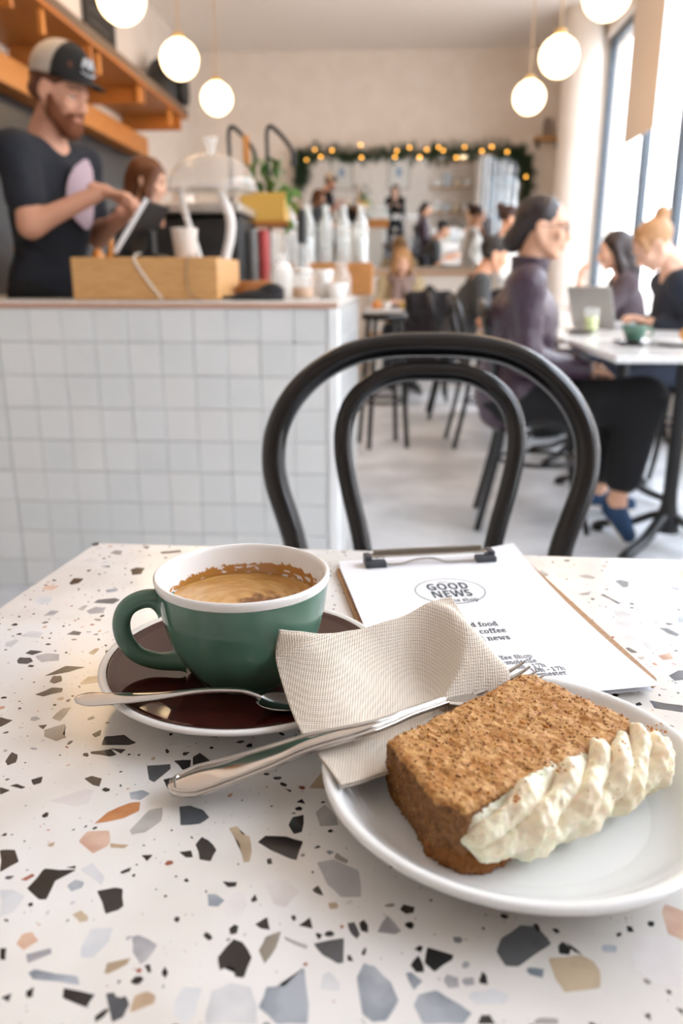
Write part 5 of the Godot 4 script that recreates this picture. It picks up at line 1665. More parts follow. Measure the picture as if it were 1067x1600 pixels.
# ---------------------------------------------------------------- people
func people() -> void:
	var jeans := cloth("2a3140")
	var blackc := cloth("0d0e11")
	var navy := cloth("1a1f28")
	# barista behind the counter
	var b := person("bearded man in a black t-shirt and a trucker cap working behind the counter", Vector3(-1.27, 0, -2.98), 72.0, {
		"size": 1.005, "upper": 0.88, "lean": 7.0, "head": [20.0, 2.0, 0.0], "skin": mat("cf9a7f", 0.55), "shirt": navy, "trousers": blackc, "shoes": M.black, "sleeve": 0.62,
		"wrist_r": Vector3(-0.99, 1.265, -2.79), "wrist_l": Vector3(-0.96, 1.215, -2.98), "elbow_r": Vector3(-0.5, -0.3, -1.0), "elbow_l": Vector3(0.4, -1, -0.5),
		"reach_r": Vector3(1, -0.2, -0.05), "reach_l": Vector3(1, 0.0, 0.15), "curl": 0.8, "cell": 0.013, "fine": 0.005, "hand_cell": 0.004,
		"hair_style": "short", "hair": mat("5a3420", 0.8), "lips": mat("b57266", 0.5), "wide": 1.02})
	var hx: Transform3D = b.get_meta("head_transform")
	var f := Field.new()
	for s in [-1.0, 1.0]:
		f.cap(Vector3(0.062 * s, -0.02, 0.012), Vector3(0.054 * s, -0.062, 0.03), 0.014, 0.022)
		f.cap(Vector3(0.054 * s, -0.062, 0.03), Vector3(0.022 * s, -0.1, 0.07), 0.024, 0.024)
		f.cap(Vector3(0.005 * s, -0.045, 0.094), Vector3(0.027 * s, -0.055, 0.08), 0.006, 0.007)
		f.cap(Vector3(0.027 * s, -0.055, 0.08), Vector3(0.025 * s, -0.085, 0.075), 0.008, 0.014)
	f.ell(Vector3(0, -0.108, 0.068), Vector3(0.032, 0.026, 0.026))
	f.cap(Vector3(-0.01, -0.078, 0.085), Vector3(0.01, -0.078, 0.085), 0.008)
	var g := Geo.new()
	g.xf = hx
	f.build(g, 0.005, 0.006, noise(90.0, 2, 12), 0.003)
	put("beard", g, mat("6b3a1e", 0.85), b)
	f = Field.new()
	f.ell(Vector3(0, 0.062, -0.012), Vector3(0.092, 0.1, 0.108)).cut(Vector3(0, -1, 0.12), -0.045).cut(Vector3(0, 0, 1), 0.012)
	g = Geo.new()
	g.xf = hx
	f.build(g, 0.006, 0.003)
	var back := put("cap_mesh_back", g, cloth("b8ab9c"), b)
	f = Field.new()
	f.ell(Vector3(0, 0.065, -0.01), Vector3(0.094, 0.102, 0.11)).cut(Vector3(0, -1, 0.12), -0.042).cut(Vector3(0, 0, -1), -0.012)
	g = Geo.new()
	g.xf = hx
	f.build(g, 0.006, 0.003)
	var front := put("cap_front", g, cloth("1a1918"), b)
	g = Geo.new()
	g.xf = hx
	var rows := []
	for r in 7:
		var row := PackedVector3Array()
		for k in 13:
			var a := lerpf(-1.25, 1.25, k / 12.0)
			var u := r / 6.0
			row.append(Vector3(sin(a) * (0.082 + 0.004 * u), 0.058 - 0.012 * u + 0.014 * cos(a * 1.2) - 0.004, cos(a) * 0.078 + u * 0.078 * (0.35 + 0.65 * cos(a)) + 0.008))
		rows.append(row)
	g.sheet(rows, 0.004)
	put("cap_brim", g, cloth("151414"), b)
	g = Geo.new()
	g.xf = hx
	g.tube(smooth_path([Vector3(-0.03, 0.1, 0.094), Vector3(-0.015, 0.125, 0.088), Vector3(-0.002, 0.1, 0.1), Vector3(0.014, 0.128, 0.087), Vector3(0.03, 0.098, 0.094)], 5), 0.006, 6, false, 0.5)
	g.tube(smooth_path([Vector3(-0.035, 0.085, 0.097), Vector3(0.0, 0.08, 0.103), Vector3(0.035, 0.086, 0.096)], 5), 0.005, 6, false, 0.5)
	put("cap_emblem", g, mat("b9bcc0", 0.8), front)
	g = Geo.new()
	rows = []
	for r in 9:
		var row := PackedVector3Array()
		for k in 9:
			var u := k / 4.0 - 1.0
			var w := r / 4.0 - 1.0
			var rr := sqrt(maxf(1.0 - w * w, 0.02))
			var x := u * 0.072 * rr
			row.append(Vector3(x, 1.27 + w * 0.115, 0.196 - x * x * 5.5 + (w * 0.115) * 0.1))
		rows.append(row)
	g.sheet(rows, 0.003)
	put("shirt_print", g, mat("b7a3ad", 0.9), b)
	# second worker
	person("woman with long brown hair working behind the counter beside the barista", Vector3(-1.36, 0, -4.25), 80.0, {
		"size": 0.92, "lean": 8.0, "head": [14.0, 8.0, 0.0], "skin": M.skin_pale, "shirt": cloth("3a3f46"), "trousers": blackc, "shoes": M.black, "sleeve": 1.8,
		"wrist_r": Vector3(-1.05, 1.02, -4.1), "wrist_l": Vector3(-1.08, 1.02, -4.35), "hair_style": "loose", "hair": mat("5e351b", 0.6)})
	# woman in the purple jacket
	var w := person("woman in a shiny dark purple jacket with hair tied back, seated facing the windows", Vector3(0.485, 0, -3.23), 84.0, {
		"seat": 0.43, "size": 0.96, "lean": 5.0, "head": [4.0, -6.0, 0.0], "skin": mat("d0a184", 0.5), "shirt": M.purple if M.has("purple") else purple(), "trousers": blackc, "shoes": cloth("27405f"), "sole": mat("d9d0c3", 0.7), "sleeve": 1.95, "top_name": "jacket",
		"wrist_r": Vector3(0.735, 0.655, -3.08), "wrist_l": Vector3(0.76, 0.66, -3.3), "elbow_r": Vector3(-0.25, -1, -0.35), "elbow_l": Vector3(0.25, -1, -0.35),
		"ankle_r": Vector3(0.875, 0.15, -2.99), "toe_r": Vector3(0.915, 0.045, -2.93), "ankle_l": Vector3(0.9, 0.1, -3.38), "knee_r": Vector3(0, 0.6, 1), "cuff": 0.72, "thigh": 1.15, "puff": 1.35, "wide": 1.16,
		"cell": 0.013, "fine": 0.005, "hair_style": "low_bun", "hair": mat("241a1b", 0.4), "collar": purple(), "hem": 0.03, "curl": 1.1})
	spectacles(w)
	# red-haired woman at the window
	person("red-haired woman with a top bun in a dark top bending over the laptop", Vector3(1.56, 0, -4.22), -92.0, {
		"seat": 0.44, "size": 0.99, "lean": 20.0, "head": [38.0, 0.0, 0.0], "skin": M.skin_pale, "shirt": cloth("222a38"), "trousers": jeans, "shoes": M.black, "sleeve": 1.9,
		"wrist_r": Vector3(1.31, 0.78, -4.32), "wrist_l": Vector3(1.31, 0.78, -4.12), "hair_style": "top_bun", "hair": mat("ad835c", 0.55)})
	person("girl with long straight dark hair seated by the window behind the laptop", Vector3(1.5, 0, -5.2), -97.0, {
		"seat": 0.44, "size": 0.95, "lean": 10.0, "head": [10.0, 0.0, 0.0], "skin": M.skin_pale, "shirt": cloth("4a3f44"), "trousers": jeans, "shoes": M.black, "sleeve": 1.6,
		"wrist_l": Vector3(1.14, 0.95, -5.08), "wrist_r": Vector3(1.22, 0.79, -5.3), "elbow_l": Vector3(0.5, -1, 0.2), "reach_l": Vector3(0.1, 1, 0.1), "hair_style": "long", "hair": mat("2b1f1e", 0.45)})
	person("dark-haired man in a grey t-shirt leaning over a table, facing right", Vector3(0.47, 0, -6.0), 92.0, {
		"seat": 0.44, "size": 1.0, "lean": 20.0, "head": [18.0, 0.0, 0.0], "skin": M.skin, "shirt": cloth("46484a"), "trousers": cloth("7f9cb5"), "shoes": M.black, "sleeve": 0.75,
		"wrist_r": Vector3(0.86, 0.78, -5.86), "wrist_l": Vector3(0.86, 0.78, -6.12), "hair_style": "short", "hair": mat("1c1716", 0.6)})
	person("woman in a white top with a brown bun standing at the back, half hidden", Vector3(0.99, 0, -7.6), 92.0, {
		"size": 0.95, "lean": 2.0, "head": [6.0, 0.0, 0.0], "skin": M.skin, "shirt": cloth("dfdcd6"), "trousers": jeans, "shoes": M.black, "sleeve": 1.9,
		"hair_style": "top_bun", "hair": mat("3b221c", 0.6)})
	var bl := person("blonde woman in a beige cardigan and plaid scarf seated at the back", Vector3(0.07, 0, -8.03), 4.0, {
		"seat": 0.44, "size": 0.98, "lean": 14.0, "head": [22.0, 6.0, 0.0], "skin": M.skin_pale, "shirt": cloth("b9a888"), "trousers": jeans, "shoes": M.black, "sleeve": 1.85,
		"wrist_r": Vector3(-0.04, 0.79, -7.66), "wrist_l": Vector3(0.16, 0.79, -7.66), "hair_style": "loose", "hair": mat("a67c4e", 0.6)})
	g = Geo.new()
	var ring := []
	for k in 20:
		var a := TAU * k / 20
		ring.append(Vector3(sin(a) * 0.1, 1.03 - 0.05 * cos(a), cos(a) * 0.1 + 0.14))
	g.tube(ring, 0.04, 10, true)
	g.tube(smooth_path([Vector3(-0.03, 0.99, 0.24), Vector3(-0.05, 0.86, 0.26), Vector3(-0.05, 0.76, 0.22)], 4), 0.05, 10, false, 0.5)
	g.tube(smooth_path([Vector3(0.04, 0.99, 0.24), Vector3(0.06, 0.88, 0.26), Vector3(0.06, 0.78, 0.22)], 4), 0.05, 10, false, 0.5)
	put("scarf", g, mottled([[0.3, "6d4a4c"], [0.5, "8c7a76"], [0.7, "a59a92"]], Vector3.ONE * 9.0, 0.9, 0.08, 2, 57), bl)
	# photographer, out of the frame, met again in the mirror
	person("dark-haired woman in a black sweater holding up a phone at the terrazzo table", Vector3(0.02, 0, 0.52), 180.0, {
		"seat": 0.44, "size": 0.98, "lean": 4.0, "head": [10.0, 0.0, 0.0], "skin": M.skin_pale, "shirt": blackc, "trousers": jeans, "shoes": M.black, "sleeve": 1.9,
		"wrist_r": Vector3(0.1, 0.9, 0.16), "wrist_l": Vector3(-0.1, 0.9, 0.16), "reach_r": Vector3(-0.5, 0.6, -0.4), "reach_l": Vector3(0.5, 0.6, -0.4), "hair_style": "long", "hair": mat("2a1d18", 0.5), "cell": 0.016, "fine": 0.008})

	var ph := thing("phone", "black phone held up by the photographer at the terrazzo table", "phone", Vector3(0.0, 0.965, 0.075))
	g = Geo.new()
	g.box(Vector3(0, 0, 0), Vector3(0.152, 0.072, 0.008), 0.003)
	put("housing", g, M.black, ph)
	g = Geo.new()
	g.box(Vector3(0, 0, 0.0043), Vector3(0.146, 0.067, 0.001))
	put("screen", g, mat("20242a", 0.1), ph)

func purple() -> StandardMaterial3D:
	if not M.has("purple"):
		M.purple = bumpy(mat("3b2937", 0.34), 7.0, 9.0, 0.025, 3, 58)
	return M.purple

func spectacles(w: Node3D) -> void:
	var hx: Transform3D = w.get_meta("head_transform")
	var g := Geo.new()
	g.xf = hx
	for s in [-1.0, 1.0]:
		var ring := []
		for k in 20:
			var a := TAU * k / 20
			ring.append(Vector3(0.031 * s + cos(a) * 0.024, 0.004 + sin(a) * 0.02, 0.103 - absf(0.031 * s + cos(a) * 0.024) * 0.16))
		g.tube(ring, 0.0016, 6, true)
		g.tube([Vector3(0.056 * s, 0.008, 0.094), Vector3(0.076 * s, 0.008, 0.05), Vector3(0.081 * s, 0.006, -0.005)], 0.0016, 6)
	g.tube([Vector3(-0.008, 0.008, 0.102), Vector3(0, 0.011, 0.105), Vector3(0.008, 0.008, 0.102)], 0.0016, 6)
	put("spectacles", g, mat("4a4040", 0.3, 0.5), w)

# ---------------------------------------------------------------- people
func bend(root: Vector3, tip: Vector3, la: float, lb: float, pole: Vector3) -> Array:
	var d := tip - root
	var l := clampf(d.length(), absf(la - lb) + 0.01, la + lb - 0.004)
	var dir := d.normalized()
	var x := (la * la - lb * lb + l * l) / (2.0 * l)
	var h := sqrt(maxf(la * la - x * x, 0.0))
	var side := (pole - dir * pole.dot(dir)).normalized()
	return [root + dir * x + side * h, root + dir * l]

func hand(g: Geo, wrist: Vector3, along: Vector3, back: Vector3, thumb_side: float, curl: float, cell: float, size := 1.0) -> void:
	var x := along.normalized()
	var y := (back - x * back.dot(x)).normalized()
	var z := x.cross(y) * thumb_side
	var save := g.xf
	g.xf = save * Transform3D(Basis(x, y, z) * size, wrist)
	var f := Field.new()
	var zs := [0.03, 0.01, -0.01, -0.028]
	var ls := [0.07, 0.078, 0.072, 0.056]
	f.cap(Vector3(-0.03, 0, 0), Vector3(0.015, 0, 0), 0.024, 0.022)
	for k in 4:
		var base := Vector3(0.088 - absf(k - 1.0) * 0.004, 0.0, zs[k])
		f.cap(Vector3(0.01, 0, zs[k] * 0.5), base, 0.0125, 0.0105)
		var at := base
		var a := curl * 0.5
		for q in 3:
			var l: float = ls[k] * [0.46, 0.3, 0.24][q]
			var to := at + Vector3(cos(a), -sin(a), zs[k] * 0.35) * l
			f.cap(at, to, 0.0092 - 0.0008 * q, 0.0086 - 0.001 * q)
			at = to
			a += curl * (0.75 if q == 0 else 0.55)
	var t0 := Vector3(0.02, -0.004, 0.02)
	var t1 := t0 + Vector3(0.03, -0.012, 0.026)
	var t2 := t1 + Vector3(0.03, -0.012 - 0.008 * curl, 0.008)
	var t3 := t2 + Vector3(0.022, -0.006 - 0.01 * curl, 0.0)
	f.cap(t0, t1, 0.015, 0.0115).cap(t1, t2, 0.0108, 0.0098).cap(t2, t3, 0.0096, 0.0078)
	f.build(g, cell, 0.003)
	g.xf = save

func head_skin(g: Geo, cell: float) -> void:
	var f := Field.new()
	f.ell(Vector3(0, 0.032, -0.012), Vector3(0.074, 0.086, 0.094))
	f.ell(Vector3(0, -0.028, 0.022), Vector3(0.06, 0.082, 0.066))
	f.ell(Vector3(0, -0.095, 0.06), Vector3(0.022, 0.017, 0.018))
	for s in [-1.0, 1.0]:
		f.cap(Vector3(0.053 * s, -0.045, 0.0), Vector3(0.02 * s, -0.092, 0.055), 0.018, 0.016)
		f.ell(Vector3(0.042 * s, -0.022, 0.066), Vector3(0.022, 0.02, 0.017))
		f.cap(Vector3(0.014 * s, 0.026, 0.086), Vector3(0.045 * s, 0.022, 0.07), 0.01, 0.008)
		f.ell(Vector3(0.077 * s, -0.006, -0.006), Vector3(0.008, 0.031, 0.019), Basis(Vector3.UP, -0.35 * s))
		f.ell(Vector3(0.011 * s, -0.032, 0.096), Vector3(0.009, 0.007, 0.01))
		f.dent(Vector3(0.031 * s, 0.004, 0.094), 0.019, 0.011)
		f.dent(Vector3(0.083 * s, -0.006, 0.004), 0.011, 0.004)
	f.cap(Vector3(0, 0.012, 0.084), Vector3(0, -0.026, 0.106), 0.008, 0.011)
	f.cap(Vector3(-0.016, -0.055, 0.084), Vector3(0.016, -0.055, 0.084), 0.0065)
	f.cap(Vector3(-0.013, -0.066, 0.083), Vector3(0.013, -0.066, 0.083), 0.0075)
	f.dent(Vector3(0, -0.0605, 0.094), 0.008, 0.004)
	f.cap(Vector3(0, -0.06, -0.018), Vector3(0, -0.15, -0.04), 0.052, 0.05)
	f.build(g, cell, 0.006)

func hair_field(style: String) -> Field:
	var f := Field.new()
	var scalp := Vector3(0, 0.042, -0.02)
	if style == "long":
		f.ell(scalp, Vector3(0.086, 0.09, 0.1))
		for s in [-1.0, 1.0]:
			f.cap(Vector3(0.066 * s, 0.04, 0.0), Vector3(0.085 * s, -0.1, -0.02), 0.03, 0.035)
			f.cap(Vector3(0.085 * s, -0.1, -0.02), Vector3(0.09 * s, -0.24, -0.03), 0.035, 0.022)
		f.cap(Vector3(0, 0.02, -0.07), Vector3(0, -0.13, -0.085), 0.065, 0.07)
		f.cap(Vector3(0, -0.13, -0.085), Vector3(0, -0.27, -0.1), 0.07, 0.04)
		f.dent(Vector3(0, -0.01, 0.11), 0.055, 0.05)
	elif style == "low_bun":
		f.ell(scalp + Vector3(0, 0.002, -0.002), Vector3(0.082, 0.086, 0.094))
		f.cap(Vector3(0, -0.01, -0.075), Vector3(0, -0.05, -0.1), 0.05, 0.04)
		f.ell(Vector3(0, -0.05, -0.115), Vector3(0.04, 0.048, 0.036))
		f.dent(Vector3(0, -0.035, 0.105), 0.052, 0.045)
		for s in [-1.0, 1.0]:
			f.dent(Vector3(0.08 * s, -0.06, 0.035), 0.036, 0.03)
	elif style == "top_bun":
		f.ell(scalp, Vector3(0.084, 0.084, 0.1))
		f.ell(Vector3(0, 0.105, -0.115), Vector3(0.036, 0.036, 0.036))
		f.cap(Vector3(0, 0.07, -0.08), Vector3(0, 0.1, -0.11), 0.025)
		f.cap(Vector3(0.06, 0.06, 0.05), Vector3(0.07, -0.03, 0.06), 0.016, 0.008)
		f.cap(Vector3(-0.06, 0.06, 0.05), Vector3(-0.07, -0.03, 0.06), 0.016, 0.008)
		f.dent(Vector3(0, -0.02, 0.11), 0.06, 0.045)
	elif style == "loose":
		f.ell(scalp, Vector3(0.088, 0.088, 0.1))
		for s in [-1.0, 1.0]:
			f.cap(Vector3(0.06 * s, 0.06, 0.04), Vector3(0.08 * s, -0.06, 0.03), 0.03, 0.03)
			f.cap(Vector3(0.08 * s, -0.06, 0.03), Vector3(0.085 * s, -0.16, 0.02), 0.03, 0.018)
		f.cap(Vector3(0, 0.0, -0.06), Vector3(0, -0.12, -0.07), 0.07, 0.06)
		f.dent(Vector3(0, -0.03, 0.12), 0.055, 0.05)
	else:
		f.ell(scalp + Vector3(0, 0.004, 0), Vector3(0.083, 0.084, 0.098))
		f.cap(Vector3(-0.045, 0.09, 0.055), Vector3(0.045, 0.092, 0.055), 0.022)
		f.cap(Vector3(-0.055, -0.01, -0.045), Vector3(0.055, -0.01, -0.045), 0.035)
		f.dent(Vector3(0, -0.03, 0.11), 0.06, 0.05)
	return f

func person(label: String, at: Vector3, turn: float, o: Dictionary, group := "") -> Node3D:
	var p := thing("person", label, "person", at, turn, group)
	var back := p.transform.affine_inverse()
	var s: float = o.get("size", 1.0)
	var cell: float = o.get("cell", 0.015)
	var fine: float = o.get("fine", 0.0065)
	var seat: float = o.get("seat", 0.0)
	var pelvis := Vector3(0, seat + 0.1 * s if seat > 0.0 else 0.93 * s, 0)
	var lean := Basis(Vector3.RIGHT, deg_to_rad(o.get("lean", 0.0)))
	var chest := pelvis + lean * Vector3(0, 0.31, 0.0) * s
	var collar := pelvis + lean * Vector3(0, 0.46, -0.01) * s
	var neck := pelvis + lean * Vector3(0, 0.52, 0.0) * s
	var tilt: Array = o.get("head", [0.0, 0.0, 0.0])
	var hb := Basis.from_euler(Vector3(deg_to_rad(tilt[0]), deg_to_rad(tilt[1]), deg_to_rad(tilt[2])))
	var head_at := neck + Basis(Vector3.RIGHT, deg_to_rad(o.get("lean", 0.0) * 0.6 + tilt[0] * 0.3)) * Vector3(0, 0.155, 0.03) * s
	var skin: Material = o.skin
	var body := Field.new()
	var shirt := Field.new()
	var trousers := Field.new()
	var w: float = o.get("wide", 1.0)
	body.ell(pelvis + Vector3(0, 0.02, 0), Vector3(0.145 * w, 0.11, 0.105 * w) * s)
	body.cap(pelvis + Vector3(0, 0.06, 0) * s, chest - lean * Vector3(0, 0.06, 0) * s, 0.105 * s * w, 0.11 * s * w)
	body.ell(chest, Vector3(0.145 * w, 0.17, 0.105) * s, lean)
	shirt.ell(pelvis + Vector3(0, 0.03, 0), Vector3(0.162 * w, 0.12, 0.125 * w) * s)
	shirt.cap(pelvis + Vector3(0, 0.05, 0) * s, chest, 0.122 * s * w, 0.126 * s * w)
	shirt.ell(chest, Vector3(0.163 * w, 0.185, 0.122) * s, lean)
	body.cap(collar, neck + Vector3(0, 0.05, 0.01) * s, 0.05 * s, 0.05 * s)
	trousers.ell(pelvis, Vector3(0.16 * w, 0.125, 0.125 * w) * s)
	var bg := Geo.new()
	var hand_job := []
	for side in [1.0, -1.0]:
		var key := "l" if side > 0 else "r"
		var sh := collar + lean * Vector3(0.165 * side * w, 0.0, 0.0) * s
		var to: Vector3 = back * o["wrist_" + key] if o.has("wrist_" + key) else sh + Vector3(0.06 * side, -0.45, 0.1) * s
		var arm := bend(sh, to, 0.285 * s * o.get("upper", 1.0), 0.255 * s, o.get("elbow_" + key, Vector3(0.5 * side, -1, -0.6)))
		body.cap(collar + Vector3(0.03 * side, 0.01, 0) * s, sh, 0.055 * s, 0.05 * s)
		body.cap(sh, arm[0], 0.046 * s, 0.038 * s).cap(arm[0], arm[1], 0.039 * s, 0.026 * s)
		shirt.cap(collar + lean * Vector3(0.06 * side, 0.0, 0) * s, sh, 0.06 * s, 0.064 * s)
		shirt.cap(neck + lean * Vector3(0.052 * side, -0.035, -0.01) * s, sh, 0.026 * s, 0.05 * s)
		var sleeve: float = o.get("sleeve", 2.0)
		if sleeve <= 1.0:
			shirt.cap(sh, sh.lerp(arm[0], sleeve), 0.064 * s, 0.062 * s)
		else:
			shirt.cap(sh, arm[0], 0.063 * s, 0.054 * s)
			shirt.cap(arm[0], arm[0].lerp(arm[1], sleeve - 1.0), 0.054 * s, 0.042 * s)
		var along: Vector3 = (arm[1] - arm[0]).normalized()
		var reach: Vector3 = back.basis * o["reach_" + key] if o.has("reach_" + key) else along
		hand_job.append([arm[1] + along * 0.01, reach, side, o.get("curl", 0.6), o.get("palm_" + key, Vector3.UP)])
		var hip := pelvis + Vector3(0.085 * side, -0.02, 0.0) * s
		var an: Vector3 = back * o["ankle_" + key] if o.has("ankle_" + key) else (Vector3(0.1 * side, 0.09, 0.42 * s) if seat > 0 else Vector3(0.1 * side, 0.09, 0.0))
		var leg := bend(hip, an, 0.44 * s * o.get("thigh", 1.0), 0.42 * s, o.get("knee_" + key, Vector3(0.1 * side, 0.5, 1)))
		body.cap(hip, leg[0], 0.075 * s, 0.052 * s).cap(leg[0], leg[1], 0.05 * s, 0.034 * s)
		var toe: Vector3 = back * o["toe_" + key] if o.has("toe_" + key) else leg[1] + Vector3(0.01 * side, -0.055, 0.15) * s
		body.cap(leg[1], leg[1] + Vector3(0, -0.03, 0), 0.033 * s).cap(leg[1] + Vector3(0, -0.035, 0), toe, 0.03, 0.02)
		var cuff: float = o.get("cuff", 0.92)
		var puff: float = o.get("puff", 1.0)
		trousers.cap(hip, leg[0], 0.092 * s, 0.07 * s * puff)
		trousers.cap(leg[0], leg[0].lerp(leg[1], cuff), 0.068 * s * puff, 0.055 * s * puff)
		if o.get("shoes"):
			var sf := Field.new()
			var heel: Vector3 = leg[1] - (toe - leg[1]).normalized() * 0.02 + Vector3(0, -0.03, 0)
			sf.cap(heel, toe, 0.038, 0.03).cap(heel, leg[1] - Vector3(0, 0.01, 0), 0.037, 0.036).cap(heel, heel.lerp(toe, 0.6) + Vector3(0, 0.012, 0), 0.038, 0.03)
			var sg := Geo.new()
			sf.build(sg, 0.011, 0.008)
			var shoe := put("shoe", sg, o.shoes, p)
			var sole := Geo.new()
			var fwd := (toe - heel).normalized()
			var down: Vector3 = (Vector3.DOWN - fwd * Vector3.DOWN.dot(fwd)).normalized()
			sole.tube([heel - fwd * 0.034 + down * 0.034, heel + down * 0.034, heel.lerp(toe, 0.5) + down * 0.032, toe + down * 0.026, toe + fwd * 0.028 + down * 0.024], [0.018, 0.035, 0.036, 0.034, 0.014], 12, false, 0.35)
			put("sole", sole, o.get("sole", o.shoes), shoe)
	body.build(bg, cell, 0.012)
	var head_x := Transform3D(hb * s, head_at)
	bg.xf = head_x
	head_skin(bg, fine)
	bg.xf = Transform3D()
	for h in hand_job:
		hand(bg, h[0], h[1], h[4], h[2], h[3], o.get("hand_cell", 0.005), s * 0.96)
	put("body", bg, skin, p)
	var sg2 := Geo.new()
	if o.has("hem"):
		shirt.cap(pelvis + Vector3(0.05, -0.02, 0), pelvis + Vector3(0.05, -o.hem, -0.02), 0.12 * s, 0.11 * s).cap(pelvis + Vector3(-0.05, -0.02, 0), pelvis + Vector3(-0.05, -o.hem, -0.02), 0.12 * s, 0.11 * s)
	shirt.build(sg2, cell * 0.9, 0.014, noise(9.0, 2, int(absf(at.x * 100.0))), 0.006)
	var top := put(o.get("top_name", "shirt"), sg2, o.shirt, p)
	if o.get("collar"):
		var cg := Geo.new()
		var ring := []
		var ring2 := []
		for k in 20:
			var a := lerpf(-2.7, 2.7, k / 19.0) + PI
			ring.append(neck + lean * Vector3(sin(a) * 0.072, -0.02 - 0.025 * maxf(0.0, -cos(a)) * 0.0, -cos(a) * -0.07) * s)
			ring2.append(neck + lean * Vector3(sin(a) * 0.082, 0.045, cos(a) * 0.078) * s)
		cg.sheet([PackedVector3Array(ring), PackedVector3Array(ring2)], 0.008)
		put("collar", cg, o.collar, top)
	var tg := Geo.new()
	trousers.build(tg, cell, 0.014)
	put("trousers", tg, o.trousers, p)
	# head details
	if o.get("hair_style", "") != "":
		var hg := Geo.new()
		hg.xf = head_x
		hair_field(o.hair_style).build(hg, maxf(fine, 0.006), 0.008, noise(60.0, 2, 4), 0.004)
		put("hair", hg, o.hair, p)
	var white := mat("cfc8c0", 0.3)
	var dark := mat("1d1512", 0.3)
	for e in [-1.0, 1.0]:
		var eg := Geo.new()
		eg.xf = head_x
		eg.ell(Vector3(0.031 * e, 0.006, 0.0745), Vector3(0.0115, 0.0095, 0.0115), 12)
		var eye := put("eye", eg, white, p)
		var ig := Geo.new()
		ig.xf = head_x
		ig.ell(Vector3(0.031 * e, 0.005, 0.0828), Vector3(0.0055, 0.0055, 0.0042), 10)
		put("iris", ig, dark, eye)
		var rg := Geo.new()
		rg.xf = head_x
		rg.tube(smooth_path([Vector3(0.012 * e, 0.027, 0.0955), Vector3(0.03 * e, 0.031, 0.089), Vector3(0.049 * e, 0.024, 0.073)], 4), 0.0035, 6, false, 0.7)
		put("eyebrow", rg, o.hair, p)
		var lid := Geo.new()
		lid.xf = head_x
		lid.ell(Vector3(0.031 * e, 0.0105, 0.0765), Vector3(0.0125, 0.0078, 0.0118), 12)
		put("eyelid", lid, skin, p)
	var lg := Geo.new()
	lg.xf = head_x
	lg.tube(smooth_path([Vector3(-0.021, -0.0595, 0.082), Vector3(-0.008, -0.0575, 0.0905), Vector3(0, -0.059, 0.0915), Vector3(0.008, -0.0575, 0.0905), Vector3(0.021, -0.0595, 0.082)], 3), 0.0034, 6)
	lg.tube(smooth_path([Vector3(-0.02, -0.061, 0.082), Vector3(0, -0.0655, 0.091), Vector3(0.02, -0.061, 0.082)], 4), 0.004, 6)
	put("lips", lg, o.get("lips", mat("b06a5e", 0.45)), p)
	p.set_meta("head_transform", head_x)
	return p

